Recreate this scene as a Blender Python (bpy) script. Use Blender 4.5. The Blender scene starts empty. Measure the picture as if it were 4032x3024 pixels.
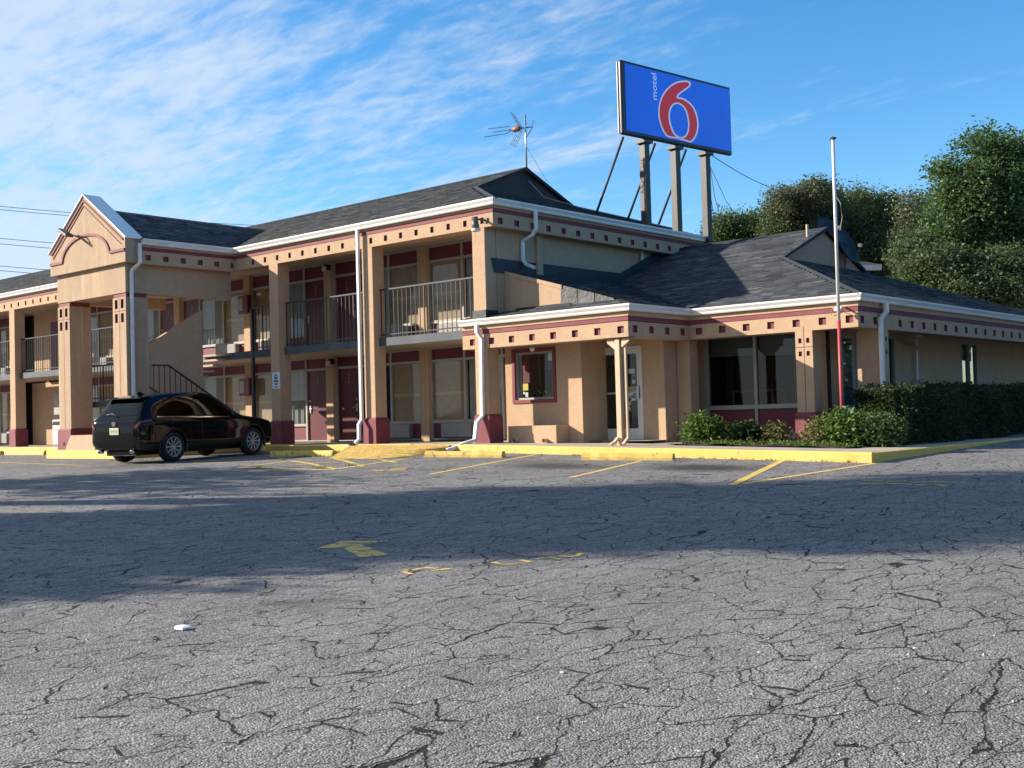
import bpy, bmesh, math, random
import numpy as np
from mathutils import Matrix, Vector

# ------------------------------------------------------------------ camera, sky, sun, exposure
scene = bpy.context.scene
YAW, PITCH, ROLL = math.radians(-41.289), math.radians(1.661), math.radians(-1.566)
EYE = np.array([0.0, 0.0, 0.55])                      # main floor of the motel is z = 0
_fw = np.array([math.sin(YAW)*math.cos(PITCH), math.cos(YAW)*math.cos(PITCH), math.sin(PITCH)])
_rt = np.array([math.cos(YAW), -math.sin(YAW), 0.0]); _up = np.cross(_rt, _fw)
_r = math.cos(ROLL)*_rt + math.sin(ROLL)*_up
_u = -math.sin(ROLL)*_rt + math.cos(ROLL)*_up
cam_data = bpy.data.cameras.new('camera'); cam = bpy.data.objects.new('camera', cam_data)
scene.collection.objects.link(cam); scene.camera = cam
m = Matrix.Identity(4)
for i in range(3):
    m[i][0], m[i][1], m[i][2], m[i][3] = _r[i], _u[i], -_fw[i], EYE[i]
cam.matrix_world = m
cam_data.sensor_width = 36.0
cam_data.lens = 36.0*4581.7/4032.0
cam_data.clip_start = 0.1; cam_data.clip_end = 3000

SUN_EL = 23.4
SUN_H = np.array([0.839, 0.544])                      # horizontal travel of the light
_ce, _se = math.cos(math.radians(SUN_EL)), math.sin(math.radians(SUN_EL))
LIGHT = Vector((SUN_H[0]*_ce, SUN_H[1]*_ce, -_se))
sun_data = bpy.data.lights.new('sun', 'SUN'); sun = bpy.data.objects.new('sun', sun_data)
scene.collection.objects.link(sun)
sun.rotation_euler = LIGHT.to_track_quat('-Z', 'Y').to_euler()
sun_data.energy = 5.0; sun_data.angle = math.radians(0.53); sun_data.color = (1.0, 0.89, 0.75)

world = bpy.data.worlds.new('World'); scene.world = world; world.use_nodes = True
wn, wl = world.node_tree.nodes, world.node_tree.links
wn.clear()
w_out = wn.new('ShaderNodeOutputWorld'); w_bg = wn.new('ShaderNodeBackground')
sky = wn.new('ShaderNodeTexSky'); sky.sky_type = 'NISHITA'; sky.sun_disc = False
sky.sun_elevation = math.radians(SUN_EL)
sky.sun_rotation = math.atan2(-SUN_H[0], -SUN_H[1])
sky.altitude = 50; sky.air_density = 1.0; sky.dust_density = 0.0; sky.ozone_density = 3.0
def wmath(op, a, b=None, c=None):
    n = wn.new('ShaderNodeMath'); n.operation = op
    for i, v in enumerate((a, b, c)):
        if v is None: continue
        if isinstance(v, (int, float)): n.inputs[i].default_value = v
        else: wl.new(v, n.inputs[i])
    return n.outputs[0]
tc = wn.new('ShaderNodeTexCoord'); sep = wn.new('ShaderNodeSeparateXYZ'); wl.new(tc.outputs['Generated'], sep.inputs[0])
dx, dy, dz = sep.outputs
den = wmath('MAXIMUM', wmath('ADD', dz, 0.12), 0.05)
cx, cy = wmath('DIVIDE', dx, den), wmath('DIVIDE', dy, den)
comb = wn.new('ShaderNodeCombineXYZ'); wl.new(cx, comb.inputs[0]); wl.new(cy, comb.inputs[1])
def wnoise(vec, scale, detail, rough=0.55, dist=0.0, stretch=None, rot=0.0):
    mp = wn.new('ShaderNodeMapping'); wl.new(vec, mp.inputs[0])
    mp.inputs['Rotation'].default_value[2] = rot
    if stretch: mp.inputs['Scale'].default_value = stretch
    t = wn.new('ShaderNodeTexNoise'); wl.new(mp.outputs[0], t.inputs['Vector'])
    t.inputs['Scale'].default_value = scale; t.inputs['Detail'].default_value = detail
    t.inputs['Roughness'].default_value = rough; t.inputs['Distortion'].default_value = dist
    return t.outputs[0]
big = wnoise(comb.outputs[0], 0.55, 3, stretch=(1, 0.7, 1), rot=0.6)
mid = wnoise(comb.outputs[0], 2.6, 6, 0.6, 0.6, stretch=(0.55, 1.6, 1), rot=0.85)
fine = wnoise(comb.outputs[0], 13.0, 4, 0.6, 0.4, stretch=(0.7, 1.5, 1), rot=0.75)
# the cirrus sheet lies towards the sun's side of the sky and thins out away from it
side = wmath('ADD', wmath('MULTIPLY', dx, -_r[0]), wmath('MULTIPLY', dy, -_r[1]))
cover = wmath('ADD', wmath('MULTIPLY', side, 0.85), 0.10)
dens = wmath('ADD', wmath('ADD', wmath('MULTIPLY', big, 0.60), wmath('MULTIPLY', mid, 0.95)), wmath('MULTIPLY', fine, 0.50))
dens = wmath('ADD', wmath('SUBTRACT', dens, 1.06), cover)
mask = wn.new('ShaderNodeMapRange'); mask.interpolation_type = 'SMOOTHSTEP'
wl.new(dens, mask.inputs[0]); mask.inputs[1].default_value = -0.04; mask.inputs[2].default_value = 0.46
mask.inputs[3].default_value = 0.0; mask.inputs[4].default_value = 0.82
mixc = wn.new('ShaderNodeMix'); mixc.data_type = 'RGBA'
wl.new(mask.outputs[0], mixc.inputs[0])
hsv = wn.new('ShaderNodeHueSaturation'); hsv.inputs['Saturation'].default_value = 1.3; hsv.inputs['Value'].default_value = 1.0
wl.new(sky.outputs[0], hsv.inputs['Color'])
wl.new(hsv.outputs[0], mixc.inputs[6])
mixc.inputs[7].default_value = (3.3, 3.8, 4.4, 1)
wl.new(mixc.outputs[2], w_bg.inputs[0]); w_bg.inputs[1].default_value = 0.105
wl.new(w_bg.outputs[0], w_out.inputs[0])

scene.view_settings.view_transform = 'Standard'; scene.view_settings.look = 'None'
scene.view_settings.gamma = 1.0; scene.view_settings.use_curve_mapping = False
scene.view_settings.exposure = 1.05
scene.render.engine = 'CYCLES'
scene.cycles.max_bounces = 8; scene.cycles.transparent_max_bounces = 16
scene.cycles.use_denoising = True

# ------------------------------------------------------------------ survey helpers (photo pixel -> place)
def ray(px, py): return _fw + _r*((px-2016)/4581.7) - _u*((py-1512)/4581.7)
def atY(px, py, Y): d = ray(px, py); return EYE + d*(Y/d[1])
def atX(px, py, X): d = ray(px, py); return EYE + d*(X/d[0])
def atD(px, py, D): d = ray(px, py); return EYE + d*D
def gz(x, y):
    xs = np.maximum(x, -19.0)
    g = -0.6 - 0.021*xs + 0.0205*(np.minimum(y, 36.0)-19.5)
    return np.where(np.asarray(x) > 12, -0.6-0.021*12+0.0205*(np.minimum(y, 36.0)-19.5), g)
def atG(px, py):
    d = ray(px, py); t = 20.0
    for _ in range(60):
        p = EYE + d*t
        t += (float(gz(p[0], p[1]))-p[2])/(d[2]-0.03)*0.6
    return EYE + d*t
def pz(x, y=20.0):                                      # top of the concrete pavement
    return -0.03 - 0.0205*max(0.0, min(x, -8.0)+19.0)

rng = random.Random(7)
nrng = np.random.default_rng(11)
# ------------------------------------------------------------------ materials
MATS = {}
def nodes_of(name):
    mt = bpy.data.materials.new(name); mt.use_nodes = True
    n, l = mt.node_tree.nodes, mt.node_tree.links
    b = n['Principled BSDF']
    MATS[name] = mt
    return mt, n, l, b
def tex_noise(n, l, vec, scale, detail=4, rough=0.55, dist=0.0):
    t = n.new('ShaderNodeTexNoise'); l.new(vec, t.inputs['Vector'])
    t.inputs['Scale'].default_value = scale; t.inputs['Detail'].default_value = detail
    t.inputs['Roughness'].default_value = rough; t.inputs['Distortion'].default_value = dist
    return t.outputs[0]
def maprange(n, l, v, a, b, c=0.0, d=1.0):
    t = n.new('ShaderNodeMapRange'); l.new(v, t.inputs[0])
    for i, x in enumerate((a, b, c, d)): t.inputs[i+1].default_value = x
    return t.outputs[0]
def mixcol(n, l, f, a, b, blend='MIX'):
    t = n.new('ShaderNodeMix'); t.data_type = 'RGBA'; t.blend_type = blend
    if isinstance(f, (int, float)): t.inputs[0].default_value = f
    else: l.new(f, t.inputs[0])
    for i, v in ((6, a), (7, b)):
        if isinstance(v, tuple): t.inputs[i].default_value = (*v[:3], 1)
        else: l.new(v, t.inputs[i])
    return t.outputs[2]
def nmath(n, l, op, a, b=None):
    t = n.new('ShaderNodeMath'); t.operation = op
    for i, v in enumerate((a, b)):
        if v is None: continue
        if isinstance(v, (int, float)): t.inputs[i].default_value = v
        else: l.new(v, t.inputs[i])
    return t.outputs[0]
def bump(n, l, b, h, strength=0.3, dist=0.01):
    t = n.new('ShaderNodeBump'); t.inputs['Strength'].default_value = strength; t.inputs['Distance'].default_value = dist
    l.new(h, t.inputs['Height']); l.new(t.outputs[0], b.inputs['Normal'])
def mat(name, col, rough=0.75, var=0.15, scale=2.5, bscale=0, bstr=0.3, bdist=0.004, metal=0.0, spec=0.4, dirt=None, dscale=1.2, damt=0.5, coat=0.0):
    mt, n, l, b = nodes_of(name)
    g = n.new('ShaderNodeNewGeometry'); pos = g.outputs['Position']
    f = maprange(n, l, tex_noise(n, l, pos, scale, 5, 0.6), 0.3, 0.7)
    c = mixcol(n, l, f, tuple(x*(1-var) for x in col), tuple(min(1, x*(1+var)) for x in col))
    if dirt:
        d = maprange(n, l, tex_noise(n, l, pos, dscale, 6, 0.65, 0.5), 0.52, 0.74, 0, damt)
        c = mixcol(n, l, d, c, dirt)
    l.new(c, b.inputs['Base Color'])
    b.inputs['Roughness'].default_value = rough; b.inputs['Metallic'].default_value = metal
    b.inputs['Specular IOR Level'].default_value = spec
    if coat: b.inputs['Coat Weight'].default_value = coat; b.inputs['Coat Roughness'].default_value = 0.03
    if bscale: bump(n, l, b, tex_noise(n, l, pos, bscale, 3), bstr, bdist)
    return mt

def stucco(name, c1, c2, streak):
    mt, n, l, b = nodes_of(name)
    pos = n.new('ShaderNodeNewGeometry').outputs['Position']
    f = maprange(n, l, tex_noise(n, l, pos, 3.2, 6, 0.7, 0.4), 0.32, 0.68)
    c = mixcol(n, l, f, c1, c2)
    f2 = maprange(n, l, tex_noise(n, l, pos, 17.0, 4, 0.7), 0.35, 0.7)
    c = mixcol(n, l, nmath(n, l, 'MULTIPLY', f2, 0.35), c, tuple(x*0.72 for x in c1))
    mp = n.new('ShaderNodeMapping'); l.new(pos, mp.inputs[0]); mp.inputs['Scale'].default_value = (5.5, 5.5, 0.35)
    s = maprange(n, l, tex_noise(n, l, mp.outputs[0], 1.0, 5, 0.6, 0.2), 0.52, 0.72, 0, streak)
    c = mixcol(n, l, s, c, (0.60, 0.44, 0.28))
    s2 = maprange(n, l, tex_noise(n, l, mp.outputs[0], 1.7, 5, 0.65, 0.3), 0.58, 0.8, 0, streak*0.8)
    c = mixcol(n, l, s2, c, (0.25, 0.17, 0.11))
    l.new(c, b.inputs['Base Color']); b.inputs['Roughness'].default_value = 0.92; b.inputs['Specular IOR Level'].default_value = 0.2
    bump(n, l, b, tex_noise(n, l, pos, 130, 3), 0.35, 0.006)
    return mt
stucco('stucco', (0.445, 0.310, 0.205), (0.52, 0.365, 0.242), 0.18)
stucco('stucco_weathered', (0.385, 0.280, 0.195), (0.455, 0.335, 0.235), 0.6)
mat('maroon', (0.185, 0.040, 0.056), 0.7, 0.16, 2.0, 90, 0.15, dirt=(0.27, 0.10, 0.105), damt=0.4)
mat('maroon_door', (0.095, 0.014, 0.026), 0.42, 0.08, 1.5)
mat('red_panel', (0.135, 0.020, 0.034), 0.55, 0.10, 1.5)
mat('white_metal', (0.74, 0.745, 0.75), 0.38, 0.05, 3.0, spec=0.5, dirt=(0.36, 0.33, 0.28), dscale=2.2, damt=0.4)
mat('gutter_metal', (0.72, 0.72, 0.71), 0.30, 0.05, 2.0, spec=0.5, dirt=(0.40, 0.37, 0.31), dscale=1.6, damt=0.4)
mat('tan_metal', (0.55, 0.40, 0.27), 0.5, 0.08, 3)
mat('frame_grey', (0.33, 0.32, 0.29), 0.5, 0.10, 3)
mat('frame_white', (0.62, 0.62, 0.60), 0.5, 0.08, 3)
mat('steel_dark', (0.030, 0.034, 0.038), 0.42, 0.2, 6, spec=0.5)
mat('rail_paint', (0.020, 0.023, 0.027), 0.34, 0.2, 5, spec=0.6)
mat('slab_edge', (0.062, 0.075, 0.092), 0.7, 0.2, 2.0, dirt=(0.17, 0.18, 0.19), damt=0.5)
mat('concrete', (0.40, 0.335, 0.275), 0.9, 0.14, 1.6, 70, 0.3, dirt=(0.20, 0.17, 0.14), damt=0.5)
mat('soffit', (0.42, 0.345, 0.27), 0.85, 0.08, 1.5)
mat('plywood', (0.40, 0.275, 0.165), 0.75, 0.14, 6)
mat('lumber', (0.60, 0.40, 0.21), 0.8, 0.15, 9)
mat('curtain', (0.34, 0.35, 0.34), 0.9, 0.08, 3)
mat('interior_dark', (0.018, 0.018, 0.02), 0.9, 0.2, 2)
mat('interior_light', (0.36, 0.34, 0.31), 0.9, 0.08, 2)
mat('roof_felt', (0.030, 0.036, 0.044), 0.9, 0.15, 2, 60, 0.3)
mat('flashing', (0.022, 0.026, 0.033), 0.55, 0.2, 3, 12, 0.5, 0.02)
mat('bare_flashing', (0.06, 0.063, 0.067), 0.6, 0.3, 3, 10, 0.6, 0.03, metal=0.4)
mat('sign_frame', (0.010, 0.012, 0.028), 0.35, 0.1, 3)
mat('sign_post', (0.034, 0.034, 0.034), 0.5, 0.2, 4, dirt=(0.09, 0.07, 0.055), damt=0.4)
mat('sign_brace', (0.05, 0.042, 0.046), 0.55, 0.2, 6)
mat('pole_white', (0.72, 0.71, 0.70), 0.35, 0.05, 3, metal=0.2)
mat('pole_red', (0.42, 0.055, 0.065), 0.5, 0.15, 5, dirt=(0.50, 0.22, 0.2), damt=0.5, dscale=8)
mat('galvanised', (0.42, 0.46, 0.46), 0.35, 0.1, 6, metal=0.8)
mat('orange_plastic', (0.24, 0.10, 0.075), 0.5, 0.1, 4)
mat('black_plastic', (0.016, 0.016, 0.018), 0.5, 0.15, 6)
mat('dish_grey', (0.012, 0.013, 0.016), 0.55, 0.1, 3)
mat('lamp_grey', (0.11, 0.095, 0.08), 0.45, 0.15, 5)
mat('lamp_white', (0.66, 0.64, 0.60), 0.5, 0.08, 4)
mat('osb', (0.42, 0.265, 0.185), 0.85, 0.25, 22)
mat('bark', (0.075, 0.058, 0.045), 0.95, 0.3, 5, 20, 0.6, 0.02)
mat('soil', (0.055, 0.042, 0.032), 0.95, 0.3, 6, 25, 0.6, 0.03)
mat('paper', (0.72, 0.72, 0.70), 0.8, 0.04, 4)
mat('paper_yellow', (0.74, 0.58, 0.16), 0.8, 0.05, 4)
mat('paper_blue', (0.12, 0.26, 0.55), 0.7, 0.1, 4)
mat('paper_tan', (0.50, 0.32, 0.17), 0.8, 0.1, 4)
mat('print_dark', (0.05, 0.07, 0.11), 0.7, 0.1, 4)
mat('sign_paint', (0.62, 0.68, 0.74), 0.45, 0.03, 4)
mat('ac_beige', (0.50, 0.47, 0.42), 0.6, 0.06, 3)
mat('ac_grey', (0.22, 0.225, 0.23), 0.6, 0.15, 3)
mat('litter_white', (0.75, 0.73, 0.70), 0.7, 0.05, 8)
mat('stone', (0.42, 0.38, 0.33), 0.85, 0.25, 9)
mat('letter_white', (0.62, 0.72, 0.86), 0.4, 0.02, 4)
mat('sign_red', (0.47, 0.012, 0.020), 0.35, 0.06, 2)
mat('sign_outline', (0.72, 0.66, 0.76), 0.4, 0.03, 2)
mat('sign_blue', (0.004, 0.115, 0.72), 0.32, 0.12, 0.7)
mat('wire', (0.22, 0.26, 0.30), 0.6, 0.1, 5)
mat('cable_pale', (0.34, 0.31, 0.28), 0.6, 0.15, 5)
for _n, _c, _e in (('sign_blue', (0.004, 0.10, 0.62), .16), ('sign_red', (0.55, 0.010, 0.016), .14), ('sign_outline', (0.8, .74, .85), .10), ('letter_white', (.6, .72, .9), .10)):
    _b = MATS[_n].node_tree.nodes['Principled BSDF']; _b.inputs['Emission Color'].default_value = (*_c, 1); _b.inputs['Emission Strength'].default_value = _e   # faint glow added to brighten the shaded sign face
# car
mat('car_paint', (0.003, 0.0035, 0.005), 0.06, 0.02, 2, spec=0.26)
mat('car_plastic', (0.014, 0.014, 0.015), 0.55, 0.1, 8)
mat('tyre', (0.014, 0.014, 0.014), 0.85, 0.2, 12)
mat('rim_metal', (0.36, 0.365, 0.38), 0.42, 0.08, 6, metal=0.35)
mat('chrome', (0.75, 0.76, 0.78), 0.12, 0.03, 4, metal=1.0)
mat('tail_lamp', (0.20, 0.010, 0.010), 0.12, 0.1, 6, spec=0.6, coat=0.6)
mat('number_plate', (0.55, 0.53, 0.34), 0.4, 0.10, 20)

def glass(name, tint, refl_rough=0.02, opaque=0.0):
    mt, n, l, b = nodes_of(name)
    n.remove(b)
    out = n['Material Output']
    tr = n.new('ShaderNodeBsdfTransparent'); tr.inputs[0].default_value = (*tint, 1)
    gl = n.new('ShaderNodeBsdfGlossy'); gl.inputs['Roughness'].default_value = refl_rough
    fr = n.new('ShaderNodeFresnel'); ge = n.new('ShaderNodeNewGeometry')
    l.new(maprange(n, l, ge.outputs['Backfacing'], 0, 1, 1.5, 1/1.5), fr.inputs[0])   # same reflection from either side of the sheet
    mx = n.new('ShaderNodeMixShader'); l.new(fr.outputs[0], mx.inputs[0]); l.new(tr.outputs[0], mx.inputs[1]); l.new(gl.outputs[0], mx.inputs[2])
    l.new(mx.outputs[0], out.inputs[0])
    return mt
glass('window_glass', (0.80, 0.84, 0.84))
glass('tinted_glass', (0.42, 0.46, 0.48))
glass('car_glass', (0.06, 0.065, 0.075))

def toned(name, cols, rough=0.9, spec=0.2, bscale=0):
    """colour by the mesh attribute 'tone' (0..1), one value per shingle"""
    mt, n, l, b = nodes_of(name)
    a = n.new('ShaderNodeAttribute'); a.attribute_name = 'tone'
    r = n.new('ShaderNodeValToRGB'); l.new(a.outputs['Fac'], r.inputs[0])
    r.color_ramp.elements[0].color = (*cols[0], 1); r.color_ramp.elements[1].color = (*cols[-1], 1)
    for i, c in enumerate(cols[1:-1]):
        e = r.color_ramp.elements.new((i+1)/(len(cols)-1)); e.color = (*c, 1)
    pos = n.new('ShaderNodeNewGeometry').outputs['Position']
    f = maprange(n, l, tex_noise(n, l, pos, 45.0, 3, 0.7), 0.3, 0.7, 0.75, 1.25)
    c = mixcol(n, l, 1.0, r.outputs[0], f, 'MULTIPLY')
    l.new(c, b.inputs['Base Color']); b.inputs['Roughness'].default_value = rough; b.inputs['Specular IOR Level'].default_value = spec
    return mt
toned('shingle', [(0.030, 0.036, 0.045), (0.060, 0.068, 0.078), (0.125, 0.128, 0.130)])

def leafmat(name, cols, trans=0.35):
    mt, n, l, b = nodes_of(name)
    a = n.new('ShaderNodeAttribute'); a.attribute_name = 'tone'
    r = n.new('ShaderNodeValToRGB'); l.new(a.outputs['Fac'], r.inputs[0])
    r.color_ramp.elements[0].color = (*cols[0], 1); r.color_ramp.elements[1].color = (*cols[-1], 1)
    for i, c in enumerate(cols[1:-1]):
        e = r.color_ramp.elements.new((i+1)/(len(cols)-1)); e.color = (*c, 1)
    l.new(r.outputs[0], b.inputs['Base Color']); b.inputs['Roughness'].default_value = 0.5; b.inputs['Specular IOR Level'].default_value = 0.35
    tl = n.new('ShaderNodeBsdfTranslucent')
    c2 = mixcol(n, l, 0.5, r.outputs[0], (0.16, 0.22, 0.03)); l.new(c2, tl.inputs[0])
    mx = n.new('ShaderNodeMixShader'); mx.inputs[0].default_value = trans
    l.new(b.outputs[0], mx.inputs[1]); l.new(tl.outputs[0], mx.inputs[2]); l.new(mx.outputs[0], n['Material Output'].inputs[0])
    return mt
leafmat('leaf_green', [(0.034, 0.082, 0.030), (0.058, 0.122, 0.044), (0.115, 0.170, 0.070)])
leafmat('leaf_olive', [(0.040, 0.074, 0.034), (0.070, 0.110, 0.050), (0.150, 0.165, 0.085)])
leafmat('leaf_pale', [(0.075, 0.090, 0.055), (0.125, 0.135, 0.085), (0.21, 0.205, 0.135)])
leafmat('leaf_dark', [(0.014, 0.032, 0.016), (0.023, 0.045, 0.022), (0.038, 0.062, 0.030)])
leafmat('leaf_bright', [(0.055, 0.11, 0.02), (0.085, 0.16, 0.03), (0.15, 0.22, 0.05)])
leafmat('leaf_dry', [(0.14, 0.13, 0.05), (0.21, 0.185, 0.08), (0.28, 0.24, 0.12)])
leafmat('grass_blade', [(0.10, 0.13, 0.03), (0.17, 0.19, 0.05), (0.26, 0.25, 0.10)])

def yellow_paint(name, under, wear):
    mt, n, l, b = nodes_of(name)
    pos = n.new('ShaderNodeNewGeometry').outputs['Position']
    c = mixcol(n, l, maprange(n, l, tex_noise(n, l, pos, 2.5, 5, 0.6), 0.3, 0.7), (0.62, 0.42, 0.085), (0.70, 0.50, 0.14))
    w = maprange(n, l, tex_noise(n, l, pos, 7.0, 8, 0.75, 0.6), wear, wear+0.10)
    c = mixcol(n, l, w, c, under)
    w2 = maprange(n, l, tex_noise(n, l, pos, 1.3, 5, 0.6), 0.5, 0.8, 0, 0.55)
    c = mixcol(n, l, w2, c, (0.46, 0.26, 0.05))
    l.new(c, b.inputs['Base Color']); b.inputs['Roughness'].default_value = 0.75
    bump(n, l, b, tex_noise(n, l, pos, 40, 4), 0.3, 0.006)
    return mt
yellow_paint('kerb_yellow', (0.27, 0.22, 0.15), 0.575)
yellow_paint('stop_yellow', (0.20, 0.17, 0.12), 0.545)
yellow_paint('line_yellow', (0.13, 0.125, 0.12), 0.57)
yellow_paint('worn_yellow', (0.11, 0.108, 0.105), 0.49)
yellow_paint('ramp_yellow', (0.36, 0.23, 0.07), 0.46)

def asphalt():
    mt, n, l, b = nodes_of('asphalt')
    pos = n.new('ShaderNodeNewGeometry').outputs['Position']
    # slow wobble so that the cracks wander
    nz = n.new('ShaderNodeTexNoise'); l.new(pos, nz.inputs['Vector']); nz.inputs['Scale'].default_value = 3.2; nz.inputs['Detail'].default_value = 5; nz.inputs['Roughness'].default_value = 0.65
    sub = n.new('ShaderNodeVectorMath'); sub.operation = 'SUBTRACT'; l.new(nz.outputs['Color'], sub.inputs[0]); sub.inputs[1].default_value = (0.5, 0.5, 0.5)
    sc = n.new('ShaderNodeVectorMath'); sc.operation = 'SCALE'; l.new(sub.outputs[0], sc.inputs[0]); sc.inputs['Scale'].default_value = 0.19
    add = n.new('ShaderNodeVectorMath'); l.new(pos, add.inputs[0]); l.new(sc.outputs[0], add.inputs[1])
    flat = n.new('ShaderNodeVectorMath'); flat.operation = 'MULTIPLY'; l.new(add.outputs[0], flat.inputs[0]); flat.inputs[1].default_value = (1, 1, 0)
    def cracks(rot, scl, w0, w1, keep_scale, keep0):
        mp = n.new('ShaderNodeMapping'); l.new(flat.outputs[0], mp.inputs[0]); mp.inputs['Rotation'].default_value[2] = rot; mp.inputs['Scale'].default_value = scl
        v = n.new('ShaderNodeTexVoronoi'); v.feature = 'DISTANCE_TO_EDGE'; l.new(mp.outputs[0], v.inputs['Vector']); v.inputs['Scale'].default_value = 1.0
        wid = maprange(n, l, tex_noise(n, l, pos, 4.5, 5, 0.7), 0.32, 0.72, w0, w1)
        d = nmath(n, l, 'DIVIDE', v.outputs['Distance'], wid)
        e = maprange(n, l, d, 0.55, 1.0, 1.0, 0.0)
        keep = maprange(n, l, tex_noise(n, l, pos, keep_scale*2.4, 5, 0.7), keep0, keep0+0.06)
        return nmath(n, l, 'MULTIPLY', e, keep)
    c1 = cracks(0.0, (3.7, 1.25, 1), 0.005, 0.022, 1.1, 0.28)
    c2 = cracks(0.7, (6.8, 2.6, 1), 0.004, 0.026, 1.7, 0.43)
    crack = nmath(n, l, 'MAXIMUM', c1, c2)
    # aggregate
    vor = n.new('ShaderNodeTexVoronoi'); l.new(pos, vor.inputs['Vector']); vor.inputs['Scale'].default_value = 85.0
    sepc = n.new('ShaderNodeSeparateColor'); l.new(vor.outputs['Color'], sepc.inputs[0])
    grain = maprange(n, l, sepc.outputs[0], 0.0, 1.0, 0.55, 1.45)
    fine = maprange(n, l, tex_noise(n, l, pos, 210.0, 3, 0.7), 0.3, 0.7, 0.7, 1.3)
    slow = maprange(n, l, tex_noise(n, l, pos, 0.55, 5, 0.6), 0.3, 0.7)
    c = mixcol(n, l, slow, (0.175, 0.170, 0.168), (0.225, 0.219, 0.215))
    pat = maprange(n, l, tex_noise(n, l, pos, 2.1, 5, 0.65), 0.35, 0.7, 0.86, 1.12)
    c = mixcol(n, l, 1.0, c, grain, 'MULTIPLY'); c = mixcol(n, l, 1.0, c, fine, 'MULTIPLY'); c = mixcol(n, l, 1.0, c, pat, 'MULTIPLY')
    chip = maprange(n, l, sepc.outputs[1], 0.965, 0.985)
    c = mixcol(n, l, nmath(n, l, 'MULTIPLY', chip, 0.75), c, (0.50, 0.47, 0.43))
    sand = maprange(n, l, tex_noise(n, l, pos, 1.1, 6, 0.7, 0.4), 0.66, 0.76, 0, 0.35)
    c = mixcol(n, l, sand, c, (0.26, 0.20, 0.15))
    # oil stains under the parking bays
    for (sx, sy, rx, ry, amt) in STAINS:
        m1 = n.new('ShaderNodeMapping'); m1.vector_type = 'POINT'; l.new(add.outputs[0], m1.inputs[0])
        m1.inputs['Location'].default_value = (-sx/rx, -sy/ry, 0); m1.inputs['Scale'].default_value = (1/rx, 1/ry, 0)
        ln = n.new('ShaderNodeVectorMath'); ln.operation = 'LENGTH'; l.new(m1.outputs[0], ln.inputs[0])
        st = maprange(n, l, ln.outputs['Value'], 0.35, 1.0, amt, 0.0)
        c = mixcol(n, l, st, c, (0.040, 0.034, 0.031))
    c = mixcol(n, l, crack, c, (0.022, 0.020, 0.019))
    l.new(c, b.inputs['Base Color']); b.inputs['Roughness'].default_value = 0.88; b.inputs['Specular IOR Level'].default_value = 0.25
    h = nmath(n, l, 'ADD', nmath(n, l, 'MULTIPLY', vor.outputs['Distance'], -0.35), nmath(n, l, 'MULTIPLY', crack, -2.2))
    h = nmath(n, l, 'ADD', h, nmath(n, l, 'MULTIPLY', tex_noise(n, l, pos, 5.0, 4, 0.6), 0.9))
    bump(n, l, b, h, 0.85, 0.02)
    return mt
_s1, _s2 = atG(2190, 1836), atG(2770, 1842)
STAINS = [(_s1[0], _s1[1], 1.5, 0.8, 0.75), (_s2[0], _s2[1], 1.5, 1.0, 0.9), (-24.0, 14.2, 1.5, 1.1, 0.35), (-14.6, 17.6, 1.6, .8, 0.3)]
asphalt()

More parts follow.
